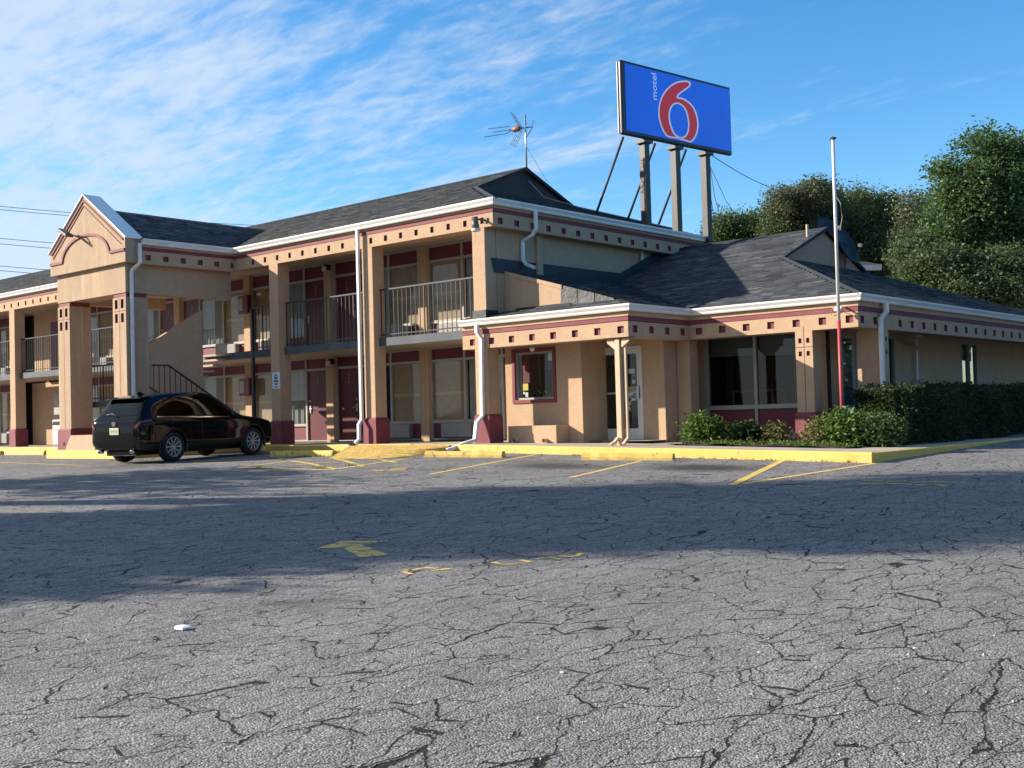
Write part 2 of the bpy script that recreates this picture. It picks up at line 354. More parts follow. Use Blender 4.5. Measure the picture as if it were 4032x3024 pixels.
# ------------------------------------------------------------------ mesh helpers
COL = scene.collection
class MB:
    def __init__(s): s.v, s.f = [], []
    def add(s, vs, fs):
        o = len(s.v); s.v += [tuple(map(float, p)) for p in vs]; s.f += [tuple(i+o for i in f) for f in fs]; return s
    def box(s, x0, y0, z0, x1, y1, z1):
        return s.add([(x0,y0,z0),(x1,y0,z0),(x1,y1,z0),(x0,y1,z0),(x0,y0,z1),(x1,y0,z1),(x1,y1,z1),(x0,y1,z1)],
                     [(0,3,2,1),(4,5,6,7),(0,1,5,4),(1,2,6,5),(2,3,7,6),(3,0,4,7)])
    def quad(s, a, b, c, d): return s.add([a,b,c,d], [(0,1,2,3)])
    def poly(s, pts): return s.add(pts, [tuple(range(len(pts)))])
    def prism(s, pts, vec):
        n = len(pts); q = [tuple(np.add(p, vec)) for p in pts]
        return s.add(list(pts)+q, [tuple(range(n))[::-1], tuple(range(n, 2*n))]+[(i, (i+1) % n, n+(i+1) % n, n+i) for i in range(n)])
    def tube(s, path, r, n=8, cap=True):
        P = [np.array(p, float) for p in path]; rings = []
        rr = r if isinstance(r, (list, tuple)) else [r]*len(P)
        ref = None
        for i, p in enumerate(P):
            t = (P[min(i+1, len(P)-1)]-P[max(i-1, 0)]); t /= np.linalg.norm(t)+1e-9
            if ref is None: ref = np.array([0, 0, 1.0]) if abs(t[2]) < .9 else np.array([1.0, 0, 0])
            a = np.cross(t, ref); a /= np.linalg.norm(a)+1e-9; bb = np.cross(t, a); ref = -bb if False else ref
            rings.append([tuple(p+rr[i]*(math.cos(2*math.pi*k/n)*a+math.sin(2*math.pi*k/n)*bb)) for k in range(n)])
        vs = [q for R in rings for q in R]; fs = []
        for i in range(len(P)-1):
            for k in range(n): fs.append((i*n+k, i*n+(k+1) % n, (i+1)*n+(k+1) % n, (i+1)*n+k))
        if cap: fs += [tuple(range(n))[::-1], tuple((len(P)-1)*n+k for k in range(n))]
        return s.add(vs, fs)
    def duct(s, path, w, d, side):
        """rectangular pipe: w across along 'side' (unit vector), d perpendicular to path and side"""
        P = [np.array(p, float) for p in path]; sd = np.array(side, float); vs = []
        for i, p in enumerate(P):
            t = P[min(i+1, len(P)-1)]-P[max(i-1, 0)]; t /= np.linalg.norm(t)
            nn = np.cross(t, sd); nn /= np.linalg.norm(nn)
            vs += [tuple(p+sd*w/2+nn*d/2), tuple(p-sd*w/2+nn*d/2), tuple(p-sd*w/2-nn*d/2), tuple(p+sd*w/2-nn*d/2)]
        fs = []
        for i in range(len(P)-1):
            for k in range(4): fs.append((i*4+k, i*4+(k+1) % 4, i*4+4+(k+1) % 4, i*4+4+k))
        fs += [(3,2,1,0), tuple(len(vs)-4+k for k in range(4))]
        return s.add(vs, fs)
    def sweep(s, path, prof, closed=True):
        """profile (outward offset, z) along a plan polyline; outward is to the right of travel; mitred"""
        P = [np.array(p, float) for p in path]; n = len(prof); vs = []
        for i, p in enumerate(P):
            ns = []
            for a, b in ((i-1, i), (i, i+1)):
                if a < 0 or b >= len(P): continue
                t = P[b]-P[a]; t /= np.linalg.norm(t); ns.append(np.array([t[1], -t[0]]))
            m_ = sum(ns); m_ = m_/np.dot(m_, ns[0]) if len(ns) > 1 else ns[0]
            for o, z in prof: q = p[:2]+m_*o; vs.append((q[0], q[1], z))
        fs = []
        for i in range(len(P)-1):
            for k in range(n if closed else n-1): fs.append((i*n+k, (i+1)*n+k, (i+1)*n+(k+1) % n, i*n+(k+1) % n))
        if closed: fs += [tuple(range(n)), tuple((len(P)-1)*n+k for k in range(n))[::-1]]
        return s.add(vs, fs)
    def lathe(s, prof, n=20, axis='Z', center=(0, 0, 0)):
        vs, fs = [], []
        for (r_, h) in prof:
            for k in range(n):
                a = 2*math.pi*k/n; c_, d_ = r_*math.cos(a), r_*math.sin(a)
                p = {'Z': (c_, d_, h), 'Y': (c_, h, d_), 'X': (h, c_, d_)}[axis]
                vs.append(tuple(np.add(p, center)))
        for i in range(len(prof)-1):
            for k in range(n): fs.append((i*n+k, i*n+(k+1) % n, (i+1)*n+(k+1) % n, (i+1)*n+k))
        return s.add(vs, fs)
    def mesh(s, name, smooth=False):
        me = bpy.data.meshes.new(name); me.from_pydata(s.v, [], s.f); me.update()
        if smooth: me.polygons.foreach_set('use_smooth', [True]*len(me.polygons))
        return me
def tag(o, label=None, cat=None, group=None, kind=None):
    for k, v in (('label', label), ('category', cat), ('group', group), ('kind', kind)):
        if v: o[k] = v
    return o
def obj(name, mb, material, parent=None, smooth=False, bevel=0.0, fixn=True):
    me = mb.mesh(name, smooth) if isinstance(mb, MB) else mb
    if isinstance(mb, MB) and fixn:
        bm = bmesh.new(); bm.from_mesh(me); bmesh.ops.recalc_face_normals(bm, faces=bm.faces); bm.to_mesh(me); bm.free()
        if smooth: me.polygons.foreach_set('use_smooth', [True]*len(me.polygons))
    o = bpy.data.objects.new(name, me); COL.objects.link(o)
    if material and not me.materials: me.materials.append(MATS[material])
    if parent:
        o.parent = parent
        o.matrix_parent_inverse = parent_world(parent).inverted()
    if bevel:
        b = o.modifiers.new('bevel', 'BEVEL'); b.width = bevel; b.segments = 2; b.limit_method = 'ANGLE'; b.angle_limit = 0.6
    return o
def parent_world(o):
    mw = Matrix.LocRotScale(o.location, o.rotation_euler, o.scale)
    if o.parent: mw = parent_world(o.parent) @ o.matrix_parent_inverse @ mw
    return mw
def inst(name, me, parent, loc, rotz=0.0, scale=(1, 1, 1)):
    o = bpy.data.objects.new(name, me); COL.objects.link(o)
    o.location = loc; o.rotation_euler = (0, 0, rotz); o.scale = scale
    if parent:
        o.parent = parent; o.matrix_parent_inverse = parent_world(parent).inverted()
    return o
def thing(name, label, cat, loc=(0, 0, 0), rotz=0.0, group=None):
    o = bpy.data.objects.new(name, None); COL.objects.link(o); o.empty_display_size = 0.2
    o.location = loc; o.rotation_euler = (0, 0, rotz)
    return tag(o, label, cat, group)
def box(name, b, material, parent, bevel=0.0):
    if name == 'pane':                                   # a sheet of glass is one face, looking out
        x0, y0, z0, x1, y1, z1 = b
        q = MB().quad((x0, y0, z0), (x1, y0, z0), (x1, y0, z1), (x0, y0, z1)) if x1-x0 > y1-y0 else MB().quad((x1, y0, z0), (x1, y1, z0), (x1, y1, z1), (x1, y0, z1))
        return obj(name, q, material, parent, fixn=False)
    return obj(name, MB().box(*b), material, parent, bevel=bevel)
def text_mesh(body, size, bold=0.0, align='CENTER', space=1.0):
    cu = bpy.data.curves.new('lettering', 'FONT'); cu.body = body; cu.size = size; cu.align_x = align; cu.align_y = 'CENTER'
    cu.offset = bold; cu.extrude = 0.002; cu.space_line = space
    t = bpy.data.objects.new('lettering', cu); COL.objects.link(t)
    dg = bpy.context.evaluated_depsgraph_get(); dg.update()
    me = bpy.data.meshes.new_from_object(t.evaluated_get(dg))
    bpy.data.objects.remove(t); bpy.data.curves.remove(cu)
    return me

# ------------------------------------------------------------------ ground, paint, pavement
def build_ground():
    xs = np.concatenate([np.linspace(-900, -60, 15), np.linspace(-55, 30, 69), np.linspace(40, 900, 15)])
    ys = np.concatenate([np.linspace(-900, -30, 15), np.linspace(-25, 45, 57), np.linspace(60, 1500, 15)])
    mb = MB(); nx, ny = len(xs), len(ys)
    for y in ys:
        for x in xs: mb.v.append((float(x), float(y), float(gz(min(max(x, -60), 12), max(y, -30)))))
    for j in range(ny-1):
        for i in range(nx-1): mb.f.append((j*nx+i, j*nx+i+1, (j+1)*nx+i+1, (j+1)*nx+i))
    return tag(obj('parking_lot', mb, 'asphalt', smooth=True), kind='structure')
LOT = build_ground()

def on_ground(p, lift=0.004): return (p[0], p[1], float(gz(p[0], p[1]))+lift)
def paint_line(px0, px1, w, name='painted_line', material='line_yellow', lift=0.004):
    a, b = atG(*px0), atG(*px1); t = np.array([b[0]-a[0], b[1]-a[1]]); L = np.linalg.norm(t); t /= L; nn = np.array([-t[1], t[0]])*w/2
    mb = MB(); k = max(2, int(L/0.4)); r2 = random.Random(int(px0[0]))
    for i in range(k+1):
        c = np.array([a[0], a[1]])+t*L*i/k; j = 1+r2.uniform(-.07, .07)
        for sgn in (1, -1): q = c+nn*sgn*j; mb.v.append(on_ground(q, lift))
    for i in range(k): mb.f.append((2*i, 2*i+1, 2*i+3, 2*i+2))
    return obj(name, mb, material, LOT)
def paint_poly(pts, name, material='worn_yellow', lift=0.004):
    mb = MB(); mb.poly([on_ground(atG(*p), lift) for p in pts])
    return obj(name, mb, material, LOT)
for a, b, w in (((1691, 1868), (2111, 1790), .10), ((2247, 1880.6), (2523, 1816), .10), ((2885, 1909), (3094, 1807), .13), ((2930, 1905), (3446, 1825), .10),
                ((938, 1842), (1300, 1851), .10), ((1300, 1851), (1600, 1806), .10), ((938, 1842), (1140, 1815), .10),
                ((0, 1821), (330, 1833), .09), ((760, 1825), (905, 1822), .10)):
    paint_line(a, b, w)
for a, b in (((1146, 1816), (1322, 1849)), ((1316, 1807), (1432, 1838)), ((1496, 1811), (1560, 1823))):
    paint_line(a, b, .11, lift=0.008)
paint_poly([(1247, 2160), (1346, 2131), (1531, 2131), (1425, 2143), (1530, 2186), (1418, 2195), (1345, 2158)], 'painted_arrow', 'worn_yellow')
def strokes(segs, w, name, material):
    for a, b in segs: paint_line(a, b, w, name, material)
strokes([((1460, 1851), (1560, 1853)), ((1470, 1856), (1600, 1846)), ((1540, 1847), (1602, 1843)), ((1560, 1851), (1600, 1852))], .09, 'painted_symbol', 'line_yellow')
strokes([((1140, 1833), (1230, 1828)), ((1190, 1826), (1330, 1821))], .10, 'painted_symbol', 'line_yellow')
strokes([((3402, 1892), (3482, 1894)), ((3386, 1906), (3500, 1903)), ((3488, 1896), (3568, 1894)), ((3500, 1904), (3590, 1907)), ((3598, 1900), (3690, 1896)), ((3600, 1909), (3650, 1911)), ((3680, 1898), (3765, 1900)), ((3690, 1909), (3730, 1914)), ((3780, 1900), (3806, 1902))], .085, 'painted_letter', 'line_yellow')
strokes([((1580, 2250), (1620, 2262)), ((1625, 2246), (1660, 2240)), ((1670, 2236), (1722, 2240)), ((1700, 2248), (1772, 2240)), ((1590, 2252), (1600, 2244)), ((1940, 2215), (1975, 2222)), ((1975, 2224), (2035, 2222)), ((2040, 2204), (2092, 2214)), ((2110, 2202), (2150, 2196)), ((2155, 2192), (2205, 2203)), ((2200, 2190), (2262, 2194)), ((2268, 2192), (2290, 2180))], .055, 'painted_letter', 'worn_yellow')

PAVE = tag(bpy.data.objects.new('pavement', None), kind='structure'); COL.objects.link(PAVE)
KY = 19.5
def pave_top(name, x0, x1, y0, y1, step=1.5):
    mb = MB(); n = max(1, int((x1-x0)/step)); xs = [x0+(x1-x0)*i/n for i in range(n+1)]
    for x in xs: mb.v += [(x, y0, pz(x)), (x, y1, pz(x)), (x, y0, pz(x)-.5), (x, y1, pz(x)-.5)]
    for i in range(n):
        a, b = 4*i, 4*i+4
        mb.f += [(a, b, b+1, a+1), (a+2, b+2, b, a)]
    return obj(name, mb, 'concrete', PAVE)
def pave_flags(x0, x1, y0, y1, L):
    n = max(1, round((x1-x0)/L))
    for i in range(n):
        a, b = x0+(x1-x0)*i/n+.006, x0+(x1-x0)*(i+1)/n-.006
        pave_top('paving_slab', a, b, y0, y1, 9)
pave_flags(-58, -32.6, KY+.15, 22.6, 3.0)
pave_flags(-32.6, -28.5, 16.65, 22.6, 2.05)
pave_flags(-28.5, -26.1, 20.4, 22.6, 1.2)
pave_flags(-26.1, -19.0, KY+.15, 22.6, 1.8)
pave_flags(-19.0, -8.92, KY+.15, 21.0, 1.55)
pave_flags(-19.0, -14.0, 21.012, 24.5, 1.6)
def kerb_run(p0, p1, name='kerb_stone', L=3.0, w=.15, drop=.5, material='kerb_yellow'):
    p0, p1 = np.array(p0, float), np.array(p1, float); D = np.linalg.norm(p1-p0); t = (p1-p0)/D; nn = np.array([t[1], -t[0]])
    n = max(1, round(D/L)); r2 = random.Random(int(abs(p0[0]*10)))
    for i in range(n):
        a, b = p0+t*(D*i/n+.006), p0+t*(D*(i+1)/n-.006)
        j = r2.uniform(-.006, .006)
        mb = MB(); za, zb = pz(a[0])+.004+j, pz(b[0])+.004+j
        o0, o1 = nn*j, nn*(j-w)
        ft = nn*.02
        vs = []
        for p, z in ((a, za), (b, zb)):
            vs += [(*(p+o0+ft), z-drop), (*(p+o0+ft*.2), z-.02), (*(p+o0-nn*.02), z), (*(p+o1), z), (*(p+o1), z-drop)]
        mb.add(vs, [(0, 1, 6, 5), (1, 2, 7, 6), (2, 3, 8, 7), (3, 4, 9, 8), (0, 4, 3, 2, 1), (5, 6, 7, 8, 9)])
        obj(name, mb, material, PAVE)
kerb_run((-58, KY), (-32.6, KY)); kerb_run((-32.6, KY), (-32.6, 16.5)); kerb_run((-32.6, 16.5), (-28.35, 16.5))
kerb_run((-28.35, 16.5), (-28.35, 20.25)); kerb_run((-28.35, 20.25), (-26.1, 20.25)); kerb_run((-26.1, 20.25), (-26.1, KY))
kerb_run((-26.1, KY), (-17.6, KY), L=2.9); kerb_run((-17.6, KY), (-8.77, KY), L=4.4); kerb_run((-8.77, KY), (-8.77, 36), L=3.1)
# planting bed round the restaurant corner
def bed():
    mb = MB(); xs = np.linspace(-14.1, -8.95, 30); ys = np.linspace(21.02, 36, 70)
    for y in ys:
        for x in xs:
            mb.v.append((x, y, pz(x)+.005+.06*math.sin(x*5.1+y*3.3)*math.sin(y*4.1-x)*.5+.02))
    nx = len(xs)
    for j in range(len(ys)-1):
        for i in range(nx-1):
            if ys[j] > 23.3 and xs[i] < -11.5: continue
            if xs[i+1] > -9.75: continue
            mb.f.append((j*nx+i, j*nx+i+1, (j+1)*nx+i+1, (j+1)*nx+i))
    return tag(obj('planting_bed', mb, 'soil', smooth=True), kind='structure')
bed()
pave_top('paving_slab', -9.9, -8.92, 21.012, 36, 9)
# yellow asphalt ramp up to the pavement
def ramp():
    a, b, c, d = atG(1293, 1806), atG(1474, 1809), atG(1612, 1797), atG(1716, 1783)
    top = [(-22.6, KY-.03), (-21.2, KY-.03), (-19.95, KY-.03), (-19.05, KY-.03)]
    mb = MB(); k = 6
    for p, q in zip((a, b, c, d), top):
        for i in range(k+1):
            t = i/k; x, y = p[0]+(q[0]-p[0])*t, p[1]+(q[1]-p[1])*t
            g = float(gz(x, y)); zt = pz(x)-.005
            mb.v.append((x, y, max(g+.006, g+(zt-g)*(t**1.15))+.012*math.sin(x*7+y*5)*t*(1-t)))
    for j in range(3):
        for i in range(k): mb.f.append((j*(k+1)+i, (j+1)*(k+1)+i, (j+1)*(k+1)+i+1, j*(k+1)+i+1))
    e = 3*(k+1)
    low = [(x, y, float(gz(x, y))-.02) for (x, y, z) in mb.v[e:e+k+1]]
    o = len(mb.v); mb.v += low
    for i in range(k): mb.f.append((e+i, o+i, o+i+1, e+i+1))
    return tag(obj('pavement_ramp', mb, 'ramp_yellow', PAVE, smooth=False))
ramp()

# ------------------------------------------------------------------ building pieces
RECESS = {}
def recess_mesh(w, h, d):
    k = (round(w, 3), round(h, 3), d)
    if k not in RECESS:
        x, z = w/2, h/2
        mb = MB().add([(-x,0,-z),(x,0,-z),(x,0,z),(-x,0,z),(-x,d,-z),(x,d,-z),(x,d,z),(-x,d,z)], [(4,5,6,7),(0,1,5,4),(1,2,6,5),(2,3,7,6),(3,0,4,7)])
        me = mb.mesh('recessed_square'); me.materials.append(MATS['maroon']); RECESS[k] = me
    return RECESS[k]
def panel(mb, p0, t, s0, s1, z0, z1, holes):
    """vertical face through p0 along t with rectangular holes (s, z, w, h)"""
    S = sorted({s0, s1, *[v for h in holes for v in (h[0]-h[2]/2, h[0]+h[2]/2)]})
    Z = sorted({z0, z1, *[v for h in holes for v in (h[1]-h[3]/2, h[1]+h[3]/2)]})
    for a, b in zip(S[:-1], S[1:]):
        for c, d in zip(Z[:-1], Z[1:]):
            ms, mz = (a+b)/2, (c+d)/2
            if any(abs(ms-h[0]) < h[2]/2 and abs(mz-h[1]) < h[3]/2 for h in holes): continue
            q = lambda s, z: (p0[0]+t[0]*s, p0[1]+t[1]*s, z)
            mb.quad(q(a, c), q(b, c), q(b, d), q(a, d))
def fascia_run(parent, p0, p1, z0, z1, centres, hw, hh, zc, thick=.4, material='stucco', ends=(True, True), inset=0.0):
    p0, p1 = np.array(p0, float), np.array(p1, float); L = np.linalg.norm(p1-p0); t = (p1-p0)/L; n_ = np.array([t[1], -t[0]])
    mb = MB(); panel(mb, p0, t, 0, L, z0, z1, [(s, zc, hw, hh) for s in centres])
    f0 = p0; p0 = p0+t*inset
    i0, i1 = p0-n_*thick, p1-n_*thick
    P = lambda p, z: (p[0], p[1], z)
    mb.quad(P(i0, z0), P(i1, z0), P(p1, z0), P(p0, z0)); mb.quad(P(p0, z1), P(p1, z1), P(i1, z1), P(i0, z1)); mb.quad(P(i1, z0), P(i0, z0), P(i0, z1), P(i1, z1))
    if ends[0] and not inset: mb.quad(P(i0, z0), P(p0, z0), P(p0, z1), P(i0, z1))
    if ends[1]: mb.quad(P(p1, z0), P(i1, z0), P(i1, z1), P(p1, z1))
    fo = obj('fascia', mb, material, parent, fixn=False)
    me = recess_mesh(hw, hh, .045); rz = math.atan2(t[1], t[0])
    for s in centres:
        q = f0+t*s; inst('recessed_square', me, fo, (q[0], q[1], zc), rz)
    return fo
GUT = lambda z0, z1: [(0.035, z0), (0.11, z0), (0.125, z0+.03), (0.125, z0+.055), (0.165, z1-.035), (0.165, z1), (0.150, z1), (0.150, z1-.03), (0.035, z1-.03)]
def eave_trim(parent, path, zband, zfr, zg0, zg1):
    obj('red_band', MB().sweep(path, [(-.3, zband), (.012, zband), (.012, zfr), (-.3, zfr)]), 'maroon', parent)
    obj('frieze_board', MB().sweep(path, [(-.3, zfr+.001), (.028, zfr+.001), (.028, zg1-.02), (-.3, zg1-.02)]), 'stucco', parent)
    return obj('gutter', MB().sweep(path, GUT(zg0, zg1)), 'gutter_metal', parent)
def shingles(parent, poly, tabw=.33, exp=.145, thick=.016, name='shingles'):
    """real shingle tabs over a planar roof polygon; courses run level"""
    P = [np.array(p, float) for p in poly]
    nrm = np.zeros(3)
    for i in range(len(P)): nrm += np.cross(P[i], P[(i+1) % len(P)])
    nrm /= np.linalg.norm(nrm)
    if nrm[2] < 0: nrm = -nrm
    e1 = np.cross([0, 0, 1.0], nrm); e1 /= np.linalg.norm(e1); e2 = np.cross(nrm, e1)      # e2 up the slope
    o = P[0]; Q = np.array([[(p-o)@e1, (p-o)@e2] for p in P])
    umin, vmin = Q.min(0); umax, vmax = Q.max(0)
    V, F, T = [], [], []
    def inside(u, v):
        c = False; n = len(Q)
        for i in range(n):
            (x1, y1), (x2, y2) = Q[i], Q[(i+1) % n]
            if (y1 > v) != (y2 > v) and u < (x2-x1)*(v-y1)/(y2-y1)+x1: c = not c
        return c
    row = 0; v = vmin
    while v < vmax:
        off = nrng.uniform(0, tabw); u = umin-off
        vtone = nrng.normal(0, .06)
        while u < umax:
            w = tabw*nrng.uniform(.45, 1.5); a, b = u, u+w; u += w
            cs = [(a, v), (b, v), (b, v+exp), (a, v+exp)]
            ins = [inside(*c) for c in cs]
            if not any(ins): continue
            if not all(ins):
                # trim the tab to the polygon along the course
                ts = np.linspace(a, b, 9); ok = [s for s in ts if inside(s, v+.01) and inside(s, v+exp-.01)]
                if len(ok) < 2: continue
                a2, b2 = ok[0], ok[-1]
            else: a2, b2 = a, b
            hb = thick*nrng.uniform(.75, 1.35); k = len(V)
            for (uu, vv, h) in ((a2, v, hb), (b2-.004, v, hb), (b2-.004, v+exp, .003), (a2, v+exp, .003), (a2, v, 0), (b2-.004, v, 0)):
                V.append(tuple(o+e1*uu+e2*vv+nrm*(h+.004)))
            F += [(k, k+1, k+2, k+3), (k+4, k+5, k+1, k)]
            T += [min(1, max(0, nrng.normal(.45, .22)+vtone))]*6
        v += exp; row += 1
    me = bpy.data.meshes.new(name); me.from_pydata(V, [], F); me.update()
    at = me.attributes.new('tone', 'FLOAT', 'POINT'); at.data.foreach_set('value', T)
    me.materials.append(MATS['shingle'])
    ob = obj(name, me, None, parent); ob['kind'] = 'stuff'
    return ob
def roof_plane(roof, poly, cover=True):
    mb = MB(); mb.poly(poly); 
    o = obj('roof_deck', mb, 'roof_felt', roof)
    if cover: shingles(roof, poly)
    return o
def column(parent, x0, x1, y0, y1, zb, zt, base_h=.62, holes=None, side_holes=None, material='stucco', zred=None):
    """stucco column with a flared maroon base"""
    mb = MB(); w, d = x1-x0, y1-y0
    hs = holes or []; sh = side_holes or []
    panel(mb, (x0, y0), (1, 0), 0, w, zb, zt, hs); panel(mb, (x1, y0), (0, 1), 0, d, zb, zt, sh)
    mb.quad((x1, y1, zb), (x0, y1, zb), (x0, y1, zt), (x1, y1, zt)); mb.quad((x0, y1, zb), (x0, y0, zb), (x0, y0, zt), (x0, y1, zt))
    mb.quad((x0, y0, zt), (x1, y0, zt), (x1, y1, zt), (x0, y1, zt))
    co = obj('column', mb, material, parent, fixn=False)
    for h in hs: inst('recessed_square', recess_mesh(h[2], h[3], .045), co, (x0+h[0], y0, h[1]), 0)
    for h in sh: inst('recessed_square', recess_mesh(h[2], h[3], .045), co, (x1, y0+h[0], h[1]), math.pi/2)
    e = .045; zt2 = zb+base_h if zred is None else zred
    b = MB(); lo = [(x0-e, y0-e), (x1+e, y0-e), (x1+e, y1+e), (x0-e, y1+e)]; hi = [(x0-.004, y0-.004), (x1+.004, y0-.004), (x1+.004, y1+.004), (x0-.004, y1+.004)]
    vs = [(*p, zb-.35) for p in lo]+[(*p, zt2-.05) for p in lo]+[(*p, zt2) for p in hi]
    fs = [(i, (i+1) % 4, 4+(i+1) % 4, 4+i) for i in range(4)]+[(4+i, 4+(i+1) % 4, 8+(i+1) % 4, 8+i) for i in range(4)]+[(8, 9, 10, 11)]
    b.add(vs, fs); obj('plinth', b, 'maroon', co)
    return co
def railing(parent, p0, p1, zf, zt, posts=8, n=None, name='railing'):
    p0, p1 = np.array(p0, float), np.array(p1, float); L = np.linalg.norm(p1-p0); t = (p1-p0)/L
    r_ = obj(name, MB().duct([(*p0, zt-.02), (*p1, zt-.02)], .055, .04, (-t[1], t[0], 0)), 'rail_paint', parent)
    obj('bottom_rail', MB().duct([(*p0, zf+.10), (*p1, zf+.10)], .03, .03, (-t[1], t[0], 0)), 'rail_paint', r_)
    n = n or max(2, round(L/.165)); key = round(zt-zf, 3)
    def bar(w):
        k = ('bar', key, w)
        if k not in RECESS:
            me = MB().box(-w/2, -w/2, .01, w/2, w/2, zt-zf-.03).mesh('baluster'); me.materials.append(MATS['rail_paint']); RECESS[k] = me
        return RECESS[k]
    for i in range(n+1):
        q = p0+t*(L*i/n)*.985+t*L*.0075
        inst('baluster', bar(.032 if i % posts == 2 else .018), r_, (q[0], q[1], zf), math.atan2(t[1], t[0]))
    return r_

# ------------------------------------------------------------------ the guest rooms' fronts
WY = 22.37
CURT = {}
def curtain_mesh(w, h, seed, amp=.03):
    mb = MB(); r2 = random.Random(seed); n = max(8, int(w/.035)); ph = [r2.uniform(0, 6.28) for _ in range(3)]
    for i in range(n+1):
        x = w*i/n; y = amp*(math.sin(x*46+ph[0])+.5*math.sin(x*23+ph[1]))
        mb.v += [(x, y, 0), (x, y*.8, h)]
    for i in range(n): mb.f.append((2*i, 2*i+2, 2*i+3, 2*i+1))
    me = mb.mesh('curtain', True); me.materials.append(MATS['curtain']); return me
def room(parent, xw, dirn, zf, top, num, style, light=True):
    """front of one guest room: xw = pilaster line on the window side, dirn = +1/-1 towards the door side"""
    X = lambda s: xw+dirn*s
    def bx(name, s0, s1, y0, y1, z0, z1, m_, par, bev=0): 
        a, b = sorted((X(s0), X(s1))); return box(name, (a, y0, zf+z0, b, y1, zf+z1), m_, par, bev)
    H = top-zf
    front = bx('sill_wall', .205, 2.735, WY+.05, WY+.10, .02, .50, 'red_panel', parent)
    # transom panels
    for a, b in ((.20, 1.40), (1.47, 2.74), (2.81, 3.76)):
        bx('transom_panel', a, b, WY+.04, WY+.08, 2.19, H-.05, 'red_panel', front)
    w = obj('window', MB(), None, parent)
    bars = MB()
    def bar(s0, s1, z0, z1):
        a, b = sorted((X(s0), X(s1))); bars.box(a, WY, zf+z0, b, WY+.10, zf+z1)
    for s0, s1 in ((.16, .20), (1.40, 1.47), (2.74, 2.81), (3.76, 3.83)): bar(s0, s1, 0.0, H-.002)
    for a, b in ((.20, 1.40), (1.47, 2.74)):
        bar(a, b, .46, .54); bar(a, b, 2.12, 2.19); bar(a, b, H-.05, H-.003); bar(a, b, 0.0, .05)
    bar(2.81, 3.76, 2.12, 2.19); bar(2.81, 3.76, H-.05, H-.003)
    w.data = bars.mesh('window_frame'); w.data.materials.append(MATS['frame_grey']); w.name = 'window'
    for a, b in ((.20, 1.40), (1.47, 2.74)):
        bx('pane', a, b, WY+.045, WY+.05, .54, 2.12, 'window_glass', w)
    r2 = random.Random(num)
    if style[0] == 'p':
        bx('plywood_board', .20, 1.40, WY+.085, WY+.10, .50, 2.15, 'plywood', w)
        bx('batten', .22, 1.38, WY+.065, WY+.083, 1.22, 1.30, 'lumber', w)
    elif style[0] == 'c':
        me = curtain_mesh(1.2, 1.62, num); inst('curtain', me, w, (min(X(.2), X(1.4)), WY+.16, zf+.52))
    if style[1] == 'c':
        me = curtain_mesh(1.27, 1.62, num+5); inst('curtain', me, w, (min(X(1.47), X(2.74)), WY+.16, zf+.52))
    elif style[1] == 'h':
        me = curtain_mesh(.6, 1.62, num+9); inst('curtain', me, w, (X(1.47) if dirn > 0 else X(2.07), WY+.16, zf+.52))
    d = bx('door', 2.82, 3.75, WY+.05, WY+.09, .03, 2.12, 'maroon_door', parent)
    bx('threshold', 2.81, 3.76, WY-.02, WY+.1, 0, .03, 'frame_grey', d)
    hs = 2.93 if True else 0
    hx = X(hs)
    obj('handle', MB().box(hx-.035, WY+.02, zf+.86, hx+.035, WY+.05, zf+1.08).tube([(hx, WY-.01, zf+.99), (hx+dirn*.12, WY-.015, zf+.985)], .012, 6), 'galvanised', d)
    obj('deadbolt', MB().lathe([(.0, WY+.02), (.032, WY+.02), (.036, WY+.05)], 10, 'Y', (hx, 0, zf+1.22)), 'galvanised', d)
    for k, ch in enumerate(str(num)):
        me = text_mesh(ch, .10, .003); me.materials.append(MATS['paper_tan'])
        o = inst('number', me, d, (X(3.28), WY+.047, zf+1.93-.105*k)); o.rotation_euler = (math.pi/2, 0, 0)
    # through-wall air conditioner
    if style[2] != '-':
        m_ = {'g': 'ac_grey', 'b': 'ac_beige', 'w': 'lamp_white'}[style[2]]
        a = bx('air_conditioner', .62, 1.72, WY-.12, WY+.05, .07, .47, m_, parent, .012)
        g = MB()
        for k in range(9):
            x0, x1 = sorted((X(.66), X(1.68))); g.box(x0, WY-.128, zf+.11+.037*k, x1, WY-.12, zf+.128+.037*k)
        obj('grille', g, 'ac_grey' if m_ != 'ac_grey' else 'frame_grey', a)
def pilaster(parent, x, zf, zt): box('pilaster', (x-.165, WY-.10, zf, x+.165, WY+.12, zt), 'stucco', parent, .01)

MOTEL = thing('motel_building', 'long two-storey tan stucco motel block with maroon doors, balconies and dark shingle roof', 'building', (-30, 25, 0))
ZS0, ZS1, ZC = 2.52, 2.71, 5.30
XR = -18.67                                             # right side wall
# solid body behind the room fronts; near-black sheet painted for the rooms' darkness
body = MB().box(-58, 23.15, -.4, XR-.02, 30.0, 5.55)
obj('wall', body, 'interior_light', MOTEL)
obj('wall', MB().box(XR-.25, 20.82, 2.5, XR, 29.9, 5.6), 'stucco', MOTEL); obj('wall', MB().box(XR-.25, 21.42, -.4, XR-.003, 29.9, 2.499), 'stucco', MOTEL)
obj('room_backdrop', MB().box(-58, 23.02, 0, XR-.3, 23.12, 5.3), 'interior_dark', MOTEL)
obj('floor_slab', MB().box(-58, 20.62, ZS0, XR-.252, 22.5, ZS1), 'concrete', MOTEL)
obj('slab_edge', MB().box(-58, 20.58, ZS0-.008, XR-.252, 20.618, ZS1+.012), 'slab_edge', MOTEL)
obj('ceiling', MB().box(-58, 20.7, ZC, XR-.1, 23.2, ZC+.06), 'soffit', MOTEL)
